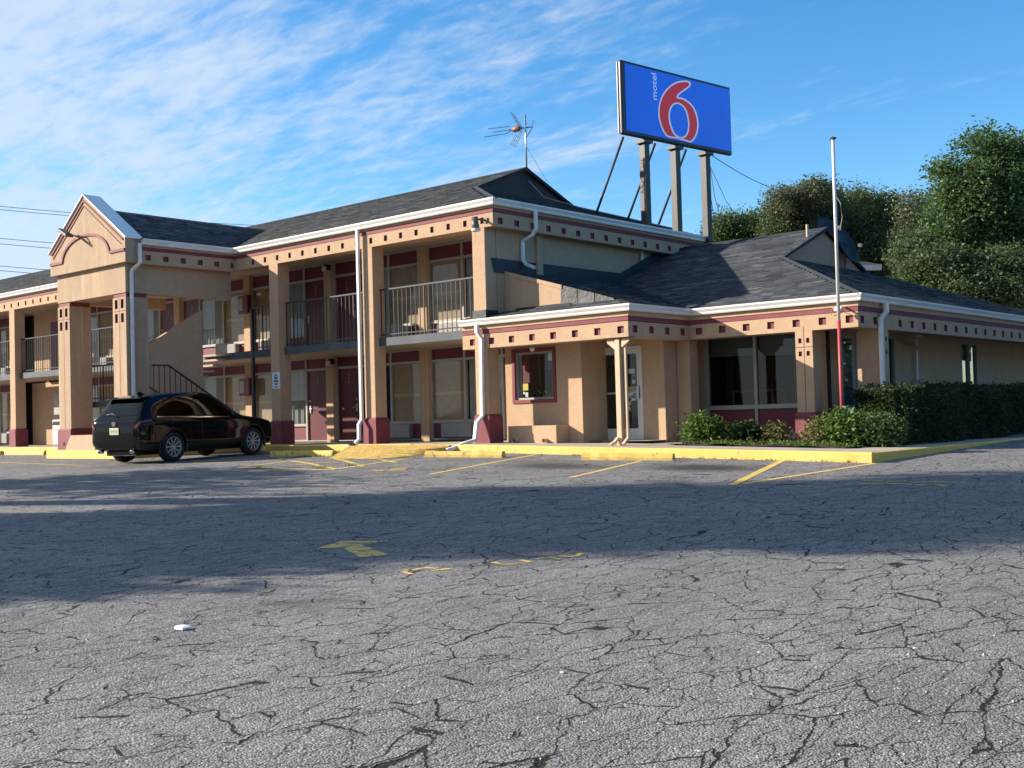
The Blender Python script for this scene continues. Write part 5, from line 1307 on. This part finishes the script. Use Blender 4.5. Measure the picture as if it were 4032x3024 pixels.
tree('broadleaf_tree', 'rounded dark green tree right behind the last sign post', tb(2930, 56), [pxblob(2900, 955, 56, 110, 2.2, 105), pxblob(2985, 930, 56.5, 65, 1.6, 90), pxblob(2960, 870, 56.5, 28, .6, 45), pxblob(2850, 900, 55.5, 42, 1.0, 60), pxblob(2820, 1000, 55.5, 60, 1.2, 80)], 425, 83, .27, 0.126, 'leaf_green', group=GT)
tree('drooping_tree', 'feathery pale-topped tree rising left of the flagpole', tb(3170, 54), [pxblob(3160, 890, 54, 140, 2.4, 130), pxblob(3235, 790, 54, 70, 1.6, 75), pxblob(3090, 825, 53.5, 70, 1.4, 75), pxblob(3280, 850, 55, 60, 1.4, 90), pxblob(3050, 960, 53.5, 65, 1.2, 120)], 537, 83, .25, 0.118, 'leaf_olive', group=GT)
tree('pale_tree', 'bleached greenish crown poking above the dark trees by the flagpole', tb(3225, 52), [pxblob(3222, 762, 52, 55, 1.0, 52), pxblob(3085, 800, 52, 55, 1.0, 45), pxblob(3150, 800, 52, 45, .8, 40)], 93, 74, .24, 0.126, 'leaf_pale', trunk_r=.08, limbs=6, group=GT)
tree('dense_tree', 'dense dark olive tree right of the flagpole above the restaurant gable', tb(3420, 57), [pxblob(3400, 900, 57, 120, 2.8, 170), pxblob(3340, 830, 56.5, 60, 1.5, 70), pxblob(3500, 860, 57, 90, 1.8, 95), pxblob(3600, 930, 57, 90, 1.8, 95), pxblob(3430, 1030, 56, 130, 2.2, 110), pxblob(3500, 1010, 55, 70, 2, 120)], 650, 89, .28, 0.126, 'leaf_olive', group=GT)
tree('bare_topped_tree', 'thin sparse tree with pale upright twigs against the sky', tb(3560, 50), [pxblob(3585, 830, 50, 55, .9, 75), pxblob(3620, 790, 50, 42, .7, 50), pxblob(3548, 790, 50, 28, .5, 40), pxblob(3570, 900, 50, 60, 1.0, 60)], 75, 22, .22, 0.126, 'leaf_pale', trunk_r=.09, limbs=26, group=GT, shell=.2)
tree('tall_tree', 'tall broad green tree filling the right edge above the roof', tb(3930, 44), [pxblob(3900, 860, 44, 190, 3.2, 230), pxblob(3880, 590, 44, 85, 1.8, 80), pxblob(3985, 640, 44, 110, 2.0, 110), pxblob(3770, 690, 43.5, 90, 1.8, 55), pxblob(3840, 760, 43.5, 120, 2.2, 95), pxblob(3760, 905, 43, 110, 2.2, 95), pxblob(4060, 760, 44, 110, 2, 200)], 775, 94, .28, 0.141, 'leaf_green', trunk_r=.3, limbs=16, group=GT)
tree('understorey_tree', 'shorter olive green tree low at the right behind the restaurant eave', tb(3700, 41), [pxblob(3700, 1080, 41, 150, 2.0, 110), pxblob(3620, 1010, 42, 80, 1.6, 90), pxblob(3830, 1160, 40, 130, 1.8, 110), pxblob(3960, 1190, 40, 120, 1.8, 130), pxblob(3960, 1060, 40.5, 90, 1.5, 80)], 700, 89, .25, 0.126, 'leaf_olive', group=GT)
tree('backing_tree', 'dark tree mass deep behind the right-hand trees', tb(3650, 62), [pxblob(3560, 1020, 62, 170, 2.5, 110), pxblob(3700, 930, 62, 150, 2.5, 170), pxblob(3880, 1020, 60, 180, 2.5, 170), pxblob(3300, 1010, 63, 140, 2.5, 110), pxblob(3090, 1000, 63, 140, 2.2, 90)], 650, 81, .38, 0.178, 'leaf_dark', group=GT)
# trees standing left of the view; their shade crosses the lot
def lat(f, l): q = EYE+np.array([_fw[0], _fw[1], 0])*f+np.array([_rt[0], _rt[1], 0])*l; return q
def shade_tree(name, label, f, l, blobs, ncl, per, size, mname='leaf_green', spread=.5, shell=.3):
    b = lat(f, l); bb = [(np.array([*lat(f+df, l+dl)[:2], z]), r) for df, dl, z, r in blobs]
    tree(name, label, (b[0], b[1], float(gz(b[0], b[1]))-.1), bb, ncl, per, spread, size, mname, trunk_r=.35, limbs=14, shell=shell, group='trees left of the lot whose shade crosses the asphalt')
shade_tree('shade_tree', 'broad tree left of the view shading the near middle of the lot', 17.0, -25, [(.7, 0, 10.9, (3.2, 3.2, 2.3)), (-1.6, 0, 8.3, (2.3, 2.3, 1.6))], 400, 60, .36, 'leaf_green', .42)
shade_tree('shade_tree', 'tallest tree left of the view whose shade reaches the right edge', 19.6, -25.5, [(-.3, 0, 14.1, (3.1, 3.1, 2.2)), (.3, 0, 17.0, (2.9, 2.9, 2.2)), (.7, 0, 19.8, (2.6, 2.6, 2.2)), (1.0, 0, 22.3, (2.2, 2.2, 1.8))], 620, 60, .36, 'leaf_green', .42)
shade_tree('shade_tree', 'thin open tree left of the view casting broken streaks near the car', 23.2, -21, [(0, 0, 5.6, (1.9, 1.9, 1.1)), (-2.2, 0, 6.4, (1.3, 1.3, .9)), (2.0, 0, 5.6, (1.2, 1.2, .8))], 62, 36, .32, 'leaf_olive', .5)
shade_tree('shade_tree', 'low tree left of the view dropping ragged shade at the lower left', 12.2, -19, [(0, 0, 5.6, (1.3, 1.3, .7)), (-1.0, 0, 5.1, (1.0, 1.0, .5)), (1.2, -.5, 6.0, (1.0, 1.0, .6))], 40, 36, .30, 'leaf_green', .45)

def bush(name, label, px0, px1, pyt, pyb, Y, mname, n, size, cat='shrub', depth=None, spread=.10, group='shrubs in the corner bed'):
    a, b = atY(px0, pyb, Y), atY(px1, pyb, Y); zt = atY((px0+px1)/2, pyt, Y)[2]; cx_ = (a[0]+b[0])/2; w = abs(b[0]-a[0])/2
    g = pz(cx_); h = zt-g; dpt = depth or w*.8
    t = thing(name, label, cat, (cx_, Y, g), group=group)
    P, tn, cs = crown_points([((cx_, Y, g+h*.48), (w, dpt, h*.54)), ((cx_-w*.3, Y-.05, g+h*.6), (w*.55, dpt*.6, h*.38)), ((cx_+w*.35, Y, g+h*.4), (w*.6, dpt*.7, h*.42))], n//14, 14, spread, .6)
    P = P[P[:, 2] > g+.01]; tn = nrng.normal(0, .15, len(P))
    o = bpy.data.objects.new('foliage', leaf_mesh('foliage', P, size, mname, tone_c=tn, aspect=2.2)); COL.objects.link(o); o.parent = t; o.matrix_parent_inverse = parent_world(t).inverted()
    mb = MB()
    for k in range(7):
        c = cs[rng.randrange(len(cs))]; mb.tube([(cx_+rng.uniform(-.08, .08), Y+rng.uniform(-.06, .06), g-.03), tuple((np.array([cx_, Y, g])+c)/2), tuple(c)], [.014, .011, .005], 5)
    obj('stems', mb, 'bark', t); return t
bush('round_shrub', 'round bright green shrub at the left end of the bed by the entrance recess', 2706, 2834, 1640, 1748, 22.0, 'leaf_bright', 3600, .085)
bush('dark_shrub', 'low dark shrub with a few yellowed leaves under the big window', 2876, 2996, 1668, 1744, 22.2, 'leaf_dark', 2200, .10)
bush('withered_shrub', 'small withered yellowish shrub left of the maroon column base', 3022, 3086, 1670, 1740, 22.3, 'leaf_dry', 1500, .075)
bush('withered_shrub', 'small withered shrub just right of the maroon column base', 3184, 3258, 1664, 1742, 21.9, 'leaf_dry', 1700, .075)
bush('leafy_shrub', 'bright leafy shrub around the foot of the flagpole', 3238, 3440, 1626, 1748, 22.05, 'leaf_bright', 5200, .10, spread=.12)
bush('dark_green_shrub', 'dark green shrub beside the white corner downspout', 3396, 3545, 1632, 1752, 22.1, 'leaf_green', 4200, .085)
def hedge():
    t = thing('hedge', 'long dark clipped hedge along the right side of the restaurant', 'hedge', (-10.2, 28, -.2))
    P = []
    for i in range(40000):
        y = 23.0+nrng.random()*15.5; top = .93+.05*math.sin(y*1.7)+.04*math.sin(y*4.3)+nrng.normal(0, .02)-(.25*max(0, 23.6-y))
        f = nrng.random()
        if f < .52: x, z = -9.55+nrng.normal(0, .06)-.1*math.sin(y*2.2), -.22+(top+.22)*nrng.random()
        elif f < .84: x, z = -9.5-1.15*nrng.random(), top+nrng.normal(0, .035)
        else:
            x, y, z = -9.55-1.1*nrng.random(), 22.95+abs(nrng.normal(0, .10)), -.22+(top+.2)*nrng.random()
        if z > .55: x -= (z-.55)*.35*nrng.random()
        P.append((x, y, z))
    P = np.array(P); sp_ = []
    for k in range(46):
        y = nrng.uniform(23.6, 35); x = nrng.uniform(-10.3, -9.7); h = nrng.uniform(.06, .24)
        for j in range(7): sp_.append((x+nrng.normal(0, .012), y+nrng.normal(0, .02)+.05*j*h, .92+h*j/7))
    P = np.concatenate([P, np.array(sp_)])
    o = bpy.data.objects.new('foliage', leaf_mesh('foliage', P, .075, 'leaf_dark', aspect=2.0)); COL.objects.link(o); o.parent = t; o.matrix_parent_inverse = parent_world(t).inverted()
    obj('inner_twigs', MB().box(-10.55, 23.15, -.25, -9.75, 38.4, .78), 'bark', t)
hedge()
P = nrng.normal(size=(420, 3))*np.array([.20, .16, .13])+np.array([op[0], 22.0, .98])
o = bpy.data.objects.new('foliage', leaf_mesh('foliage', P, .16, 'leaf_green', aspect=2.8)); COL.objects.link(o); o.parent = OP; o.matrix_parent_inverse = parent_world(OP).inverted()
# weeds in cracks, along the kerb and ground cover in the bed
def blades(pts, h, n, spread):
    V, F, T = [], [], []
    for p in pts:
        for _ in range(n):
            x, y = p[0]+nrng.normal(0, spread), p[1]+nrng.normal(0, spread*.5); z = p[2]; a = nrng.uniform(0, 6.28); hh = h*nrng.uniform(.4, 1.3); l = hh*nrng.uniform(.2, .8); k = len(V); w = .006
            V += [(x-w*math.sin(a), y+w*math.cos(a), z), (x+w*math.sin(a), y-w*math.cos(a), z), (x+l*math.cos(a), y+l*math.sin(a), z+hh)]; F.append((k, k+1, k+2)); T += [nrng.random()]*3
    me = bpy.data.meshes.new('weeds'); me.from_pydata(V, [], F); me.update(); at = me.attributes.new('tone', 'FLOAT', 'POINT'); at.data.foreach_set('value', T); me.materials.append(MATS['grass_blade']); return me
wp = []
for (x0, y0, x1, y1, k) in ((1165, 1800, 1330, 1797, 16), (1100, 1811, 1115, 1812, 3), (1225, 1845, 1290, 1840, 6), (1370, 1835, 1400, 1832, 4), (1560, 1806, 1640, 1800, 6), (430, 1815, 640, 1812, 20), (1320, 1782, 1380, 1776, 8), (1010, 1843, 1030, 1842, 3), (2100, 1789, 3400, 1823, 26)):
    for i in range(k):
        f = rng.random(); q = atG(x0+(x1-x0)*f, y0+(y1-y0)*f); wp.append(on_ground(q, 0))
tag(obj('weeds', blades(wp, .055, 16, .06), None), 'thin yellowish weeds growing in the asphalt joints', 'weeds', kind='stuff')
gp = []
for i in range(900):
    x, y = rng.uniform(-13.9, -9.9), rng.uniform(21.05, 22.9); gp.append((x, y, pz(x)+.02))
P = np.array(gp*4)+nrng.normal(size=(3600, 3))*np.array([.05, .05, .025]); P[:, 2] += .04
tag(bpy.data.objects.new('ground_cover', leaf_mesh('ground_cover', P, .055, 'leaf_bright')), 'low green weeds carpeting the corner planting bed', 'ground cover', kind='stuff')
COL.objects.link(bpy.data.objects['ground_cover'])
# unseen wood added right of and behind the view to cut low horizon light
def wood():
    bl = []
    for y in np.arange(-34, 62, 4.5): bl.append(((17+nrng.uniform(-2, 2), y, 5+nrng.uniform(-1, 1)), (3.4, 3.4, 4.2+nrng.uniform(-1.5, 1.5))))
    for x in np.arange(-12, 18, 4.5): bl.append(((x, -30+nrng.uniform(-2, 2), 4.5), (3.4, 3.4, 5+nrng.uniform(-1.5, 1.5))))
    for x in np.arange(-12, 20, 4.5): bl.append(((x, 68+nrng.uniform(-2, 2), 5), (3.6, 3.6, 6+nrng.uniform(-1.5, 1.5))))
    P, tn, cs = crown_points(bl, 1700, 34, .6, .5)
    o = bpy.data.objects.new('wood', leaf_mesh('wood', P, .62, 'leaf_green', tone_c=tn)); COL.objects.link(o)
    return tag(o, 'unseen green wood added right of the view, holding back horizon light, mirrored in windows', 'wood', kind='stuff')
wood()
# overhead wires at the left
for k, (ya, yb) in enumerate(((806, 890), (820, 900), (934, 1010), (956, 1030), (1045, 1110), (1063, 1128))):
    a, b = atD(-300, ya-24, 95), atD(1200, yb+6, 120)
    tag(obj('overhead_wire', MB().tube([tuple(a+(b-a)*t-np.array([0, 0, 1.2*t*(1-t)])) for t in np.linspace(0, 1, 9)], .028, 5), 'wire'), ('topmost', 'second', 'third', 'fourth', 'fifth', 'lowest')[k]+' of the six thin power wires crossing the sky at far left', 'wire', 'power wires behind the portico')

# ------------------------------------------------------------------ the parked car
def build_car():
    # stations along the length (rear axle at x = 0): x, half-width, bottom, mid, shoulder, belt, belt half-width, roof, roof half-width
    ST = [(-.97, .70, .50, .62, .78, .86, .66, .90, .60), (-.95, .80, .40, .62, .86, .96, .74, 1.00, .66), (-.88, .86, .34, .62, .92, 1.03, .80, 1.12, .68), (-.74, .89, .31, .62, .94, 1.06, .82, 1.33, .66),
          (-.60, .905, .29, .62, .95, 1.07, .83, 1.505, .63), (-.48, .91, .28, .62, .95, 1.07, .835, 1.585, .615), (-.1, .92, .27, .62, .95, 1.06, .845, 1.635, .605), (.5, .92, .26, .60, .94, 1.04, .85, 1.668, .60),
          (1.1, .92, .26, .60, .93, 1.02, .85, 1.672, .60), (1.5, .92, .26, .60, .93, 1.01, .85, 1.622, .60), (1.85, .92, .26, .60, .93, 1.01, .85, 1.47, .615), (2.15, .92, .27, .60, .93, 1.01, .85, 1.27, .65),
          (2.42, .92, .28, .60, .93, 1.01, .845, 1.10, .69), (2.65, .92, .28, .60, .92, 1.00, .83, 1.065, .55), (3.05, .91, .28, .58, .90, .955, .80, 1.00, .50), (3.36, .88, .28, .56, .84, .88, .74, .92, .46), (3.52, .80, .27, .54, .74, .78, .66, .80, .40), (3.60, .66, .32, .50, .62, .65, .52, .67, .32)]
    A = np.array(ST)
    def ctrl(row):
        x, w, zb, zm, zs, zbelt, wb, zr, wr = row
        return [(0, zb), (.72*w, zb), (.965*w, zb+.10), (w, zm), (.985*w, zs), (wb, zbelt), (wr, zr-.06*(zr > zbelt+.2)-.015), (wr*.66, zr-.008), (0, zr)]
    G = np.array([[(r_[0], y, z) for (y, z) in ctrl(r_)] for r_ in A])        # stations x 9 x 3
    def cr(P, t):
        n = len(P)-1; i = min(int(t), n-1); f = t-i
        p0, p1, p2, p3 = P[max(i-1, 0)], P[i], P[i+1], P[min(i+2, n)]
        return .5*((2*p1)+(-p0+p2)*f+(2*p0-5*p1+4*p2-p3)*f*f+(-p0+3*p1-3*p2+p3)*f**3)
    def S(u, v):
        cols_ = np.array([cr(G[:, k], u) for k in range(max(0, int(v)-1), min(9, int(v)+3))]); return cr(cols_, v-max(0, int(v)-1))
    def ux(x):
        i = np.searchsorted(A[:, 0], x)-1; i = min(max(i, 0), len(A)-2); return i+(x-A[i, 0])/(A[i+1, 0]-A[i, 0])
    def patch(us, vs, off, side):
        V, n, m_ = [], len(us), len(vs)
        for u in us:
            for v in vs:
                p = S(u, v); e = 1e-2
                n_ = np.cross(S(min(u+e, len(A)-1.001), v)-S(max(u-e, 0), v), S(u, min(v+e, 7.999))-S(u, max(v-e, 0))); n_ = n_/(np.linalg.norm(n_)+1e-9)
                if n_[1] < -.2 or (n_[2] < 0 and abs(n_[1]) < .2): n_ = -n_
                q = p+n_*off; V.append((q[0], q[1]*side, q[2]))
        F = [(i*m_+j, (i+1)*m_+j, (i+1)*m_+j+1, i*m_+j+1) for i in range(n-1) for j in range(m_-1)]
        return V, F
    rot = math.atan2(2.65, -.5); cpos = np.array([-25.28, 15.35])
    CAR = thing('parked_car', 'glossy black compact SUV parked nose-in beside the portico', 'car', (cpos[0], cpos[1], -.283), rot)
    slope = math.atan2(.05, 2.7); CAR.rotation_euler = (0, -slope, rot)
    M4 = Matrix.Translation((cpos[0], cpos[1], -.283)) @ Matrix.LocRotScale(None, CAR.rotation_euler.to_quaternion(), None)
    def part(name, mb, m_, par=None, smooth=True, bevel=0):
        me = mb.mesh(name, smooth) if isinstance(mb, MB) else mb
        if isinstance(mb, MB):
            bm = bmesh.new(); bm.from_mesh(me); bmesh.ops.remove_doubles(bm, verts=bm.verts, dist=.0004); bmesh.ops.recalc_face_normals(bm, faces=bm.faces); bm.to_mesh(me); bm.free()
            if smooth: me.polygons.foreach_set('use_smooth', [True]*len(me.polygons))
        o = bpy.data.objects.new(name, me); COL.objects.link(o); me.materials.append(MATS[m_]) if not me.materials else None
        o.parent = par or CAR
        if bevel: b = o.modifiers.new('bevel', 'BEVEL'); b.width = bevel; b.segments = 2; b.limit_method = 'ANGLE'
        return o
    us = np.linspace(0, len(A)-1.001, 110); vs = np.linspace(0, 7.999, 44)
    bodymb = MB()
    for side in (1, -1): bodymb.add(*patch(us, vs, 0, side))
    # nose and tail caps
    for u in (0, len(A)-1.001):
        L = [tuple(S(u, v)) for v in vs]; R_ = [(p[0], -p[1], p[2]) for p in L][::-1]
        bodymb.poly(L+R_)
    bm_ = bodymb.mesh('body')
    bm = bmesh.new(); bm.from_mesh(bm_); bmesh.ops.remove_doubles(bm, verts=bm.verts, dist=.0005); bmesh.ops.recalc_face_normals(bm, faces=bm.faces); bm.to_mesh(bm_); bm.free()
    tmp = bpy.data.objects.new('body', bm_); COL.objects.link(tmp); cutters = []
    for axx in (0, 2.70):
        for s in (1, -1):
            c = MB().lathe([(0, .52*s), (.395, .52*s), (.395, 1.2*s), (0, 1.2*s)], 36, 'Y', (axx, 0, .365)); cm_ = c.mesh('cut')
            b2 = bmesh.new(); b2.from_mesh(cm_); bmesh.ops.remove_doubles(b2, verts=b2.verts, dist=.0005); bmesh.ops.recalc_face_normals(b2, faces=b2.faces); b2.to_mesh(cm_); b2.free()
            co = bpy.data.objects.new('cut', cm_); COL.objects.link(co); cutters.append(co)
            md = tmp.modifiers.new('cut', 'BOOLEAN'); md.object = co; md.operation = 'DIFFERENCE'; md.solver = 'EXACT'
    dg = bpy.context.evaluated_depsgraph_get(); dg.update()
    bme = bpy.data.meshes.new_from_object(tmp.evaluated_get(dg)); bme.materials.clear(); bme.materials.append(MATS['car_paint'])
    bpy.data.objects.remove(tmp)
    for c in cutters: bpy.data.objects.remove(c)
    bme.polygons.foreach_set('use_smooth', [True]*len(bme.polygons)); bme.name = 'body'
    try: bme.set_sharp_from_angle(angle=math.radians(32))
    except Exception: pass
    body = part('body', bme, 'car_paint')
    # lower cladding: sills, bumper skirt and arch rings
    for s in (1, -1): part('sill_cladding', MB().add(*patch(np.linspace(ux(.44), ux(2.26), 24), np.linspace(1.2, 2.45, 8), .006, s)), 'car_plastic', body)
    cb = MB()
    for s in (1, -1): cb.add(*patch(np.linspace(0, ux(-.44), 14), np.linspace(.8, 2.35, 8), .008, s))
    part('bumper_skirt', cb, 'car_plastic', body)
    for axx in (0, 2.70):
        for s in (1, -1):
            arc = MB(); n = 22
            for k in range(n+1):
                a = math.radians(-18+216*k/n)
                for rr, yy in ((.395, .905), (.44, .925), (.462, .912), (.40, .86)):
                    arc.v.append((axx+rr*math.cos(a), yy*s, .365+rr*math.sin(a)))
            for k in range(n):
                for j in range(4): arc.f.append((k*4+j, (k+1)*4+j, (k+1)*4+(j+1) % 4, k*4+(j+1) % 4))
            part('arch_trim', arc, 'car_plastic', body)
    # glazing
    for s in (1, -1):
        for nm, xa, xb, va, vb in (('rear_quarter_glass', -.42, -.10, 5.30, 5.86), ('rear_door_glass', -.04, .86, 5.16, 5.90), ('front_door_glass', .93, 1.98, 5.14, 5.90)):
            mb = MB(); uu = np.linspace(ux(xa), ux(xb), 16); mb.add(*patch(uu, np.linspace(va, vb, 7), .005, s))
            if nm == 'front_door_glass':
                # taper towards the windscreen pillar
                k = 7
                for i in range(16):
                    f = max(0, (i-6)/9.0)
                    for j in range(7):
                        base = np.array(mb.v[i*k+j]); low = np.array(mb.v[i*k]); mb.v[i*k+j] = tuple(low+(base-low)*(1-.10*f))
            part(nm, mb, 'car_glass')
        part('window_trim', MB().add(*patch(np.linspace(ux(-.40), ux(2.05), 40), [5.03, 5.09], .008, s)), 'chrome', body)
    wmb = MB()
    for s in (1, -1): wmb.add(*patch(np.linspace(ux(-.86), ux(-.58), 12), np.linspace(6.15, 7.999, 10), .006, s))
    part('rear_window', wmb, 'car_glass')
    wmb = MB()
    for s in (1, -1): wmb.add(*patch(np.linspace(ux(1.60), ux(2.38), 16), np.linspace(6.1, 7.999, 10), .006, s))
    part('windscreen', wmb, 'car_glass')
    # spoiler, aerial fin, wiper
    part('spoiler', MB().prism([(-.40, -.60, 1.60), (-.66, -.57, 1.565), (-.70, -.55, 1.535), (-.44, -.60, 1.555)], (0, 1.18, 0)), 'car_paint', body, False, .02)
    part('aerial_fin', MB().prism([(-.02, -.012, 1.63), (-.26, -.012, 1.63), (-.24, -.012, 1.70), (-.17, -.012, 1.705)], (0, .024, 0)), 'car_paint', body, False, .006)
    part('wiper', MB().tube([(-.905, -.05, 1.12), (-.83, .22, 1.20), (-.845, .40, 1.17)], .014, 6), 'car_plastic')
    # lamps and tailgate details
    for s in (1, -1):
        part('tail_lamp', MB().add(*patch(np.linspace(.15, ux(-.62), 12), np.linspace(4.28, 4.80, 6), .010, s)), 'tail_lamp')
        part('tail_lamp_inner', MB().add(*patch([0.12, .6, 1.2], np.linspace(4.55, 4.9, 4), .014, s)), 'tail_lamp')
        part('reflector', MB().add(*patch(np.linspace(.9, 2.4, 5), [2.55, 2.68], .010, s)), 'tail_lamp')
        part('headlamp', MB().add(*patch(np.linspace(ux(3.30), ux(3.54), 6), np.linspace(3.9, 4.6, 5), .008, s)), 'window_glass')
        part('exhaust', MB().lathe([(.03, -.99), (.042, -.99), (.042, -.86), (.03, -.86)], 12, 'X', (0, .55*s, .30)), 'chrome')
    part('number_plate', MB().box(-.992, -.155, .70, -.980, .155, .86), 'number_plate', None, False, .004)
    pl = part('plate_print', MB().box(-.9945, -.11, .755, -.9925, .11, .81), 'frame_grey', None, False)
    rg = MB()
    for k in range(20):
        a, b = 2*math.pi*k/20, 2*math.pi*(k+1)/20
        rg.prism([(-.985, .062*math.cos(a), .955+.050*math.sin(a)), (-.985, .062*math.cos(b), .955+.050*math.sin(b)), (-.985, .047*math.cos(b), .955+.036*math.sin(b)), (-.985, .047*math.cos(a), .955+.036*math.sin(a))], (-.014, 0, 0))
    rg.prism([(-.99, -.05, .975), (-.99, -.03, .980), (-.99, 0, .945), (-.99, .03, .980), (-.99, .05, .975), (-.99, 0, .93)], (-.008, 0, 0))
    part('badge', rg, 'chrome', None, False)
    part('bumper_line', MB().add(*patch(np.linspace(.02, 1.6, 8), [2.9, 3.0], .009, 1)).add(*patch(np.linspace(.02, 1.6, 8), [2.9, 3.0], .009, -1)), 'car_plastic', body)
    part('handle', MB().duct([(.30, -.935, .885), (.50, -.937, .885)], .03, .03, (0, 0, 1)), 'car_paint', None, False, .008); part('handle', MB().duct([(1.30, -.935, .875), (1.50, -.937, .875)], .03, .03, (0, 0, 1)), 'car_paint', None, False, .008)
    for s in (1, -1):
        part('door_mirror', MB().lathe([(0, -.09), (.06, -.08), (.085, -.02), (.08, .05), (.05, .09), (0, .095)], 12, 'Y', (1.93, 1.0*s, 1.06)), 'car_paint')
    for nm, xx in (('door_gap', .90), ('door_gap', -.02), ('door_gap', 2.02)):
        for s in (1, -1):
            part(nm, MB().add(*patch([ux(xx), ux(xx)+.03], np.linspace(2.3, 5.0, 14), .0035, s)), 'car_plastic', body)
    # wheels
    for axx in (0, 2.70):
        for s in (1, -1):
            W = bpy.data.objects.new('wheel', MB().lathe([(.24, -.10), (.30, -.112), (.345, -.10), (.362, -.06), (.365, 0), (.362, .06), (.345, .10), (.30, .112), (.24, .10)], 40, 'Y').mesh('wheel', True)); COL.objects.link(W)
            W.data.materials.append(MATS['tyre']); W.parent = CAR; W.location = (axx, s*.805, .365)
            rim = MB().lathe([(.245, .10), (.235, .108), (.222, .095), (.215, -.06)], 40, 'Y') if s > 0 else MB().lathe([(.245, -.10), (.235, -.108), (.222, -.095), (.215, .06)], 40, 'Y')
            rim.lathe([(0, .085*s), (.035, .088*s), (.05, .075*s), (.052, .02*s)], 16, 'Y')
            for k in range(5):
                for d_ in (-.20, .20):
                    a = 2*math.pi*k/5+d_+.3; a2 = a+d_*.55; c0_, s0_, c1_, s1_ = math.cos(a), math.sin(a), math.cos(a2), math.sin(a2)
                    tn = np.array([-s0_, 0, c0_])*.014
                    P0, P1 = np.array([.035*c0_, .082*s, .035*s0_]), np.array([.232*c1_, .096*s, .232*s1_])
                    rim.prism([tuple(P0-tn), tuple(P1-tn*1.15), tuple(P1+tn*1.15), tuple(P0+tn)], (0, -.03*s, 0))
            R2 = bpy.data.objects.new('rim', rim.mesh('rim')); COL.objects.link(R2); R2.data.materials.append(MATS['rim_metal']); R2.parent = W
            D2 = bpy.data.objects.new('brake_disc', MB().lathe([(0, .0), (.21, .0), (.21, .02*s), (0, .02*s)], 30, 'Y').mesh('brake_disc')); COL.objects.link(D2); D2.data.materials.append(MATS['steel_dark']); D2.parent = W
    part('underbody', MB().box(-.8, -.50, .20, 3.4, .50, .30), 'car_plastic', None, False)
    # dark seats behind the glass
    part('seat_row', MB().box(.05, -.55, .6, .35, .55, 1.22).box(1.1, -.58, .6, 1.35, -.1, 1.25).box(1.1, .1, .6, 1.35, .58, 1.25), 'car_plastic', None, False, .05)
    return CAR
build_car()
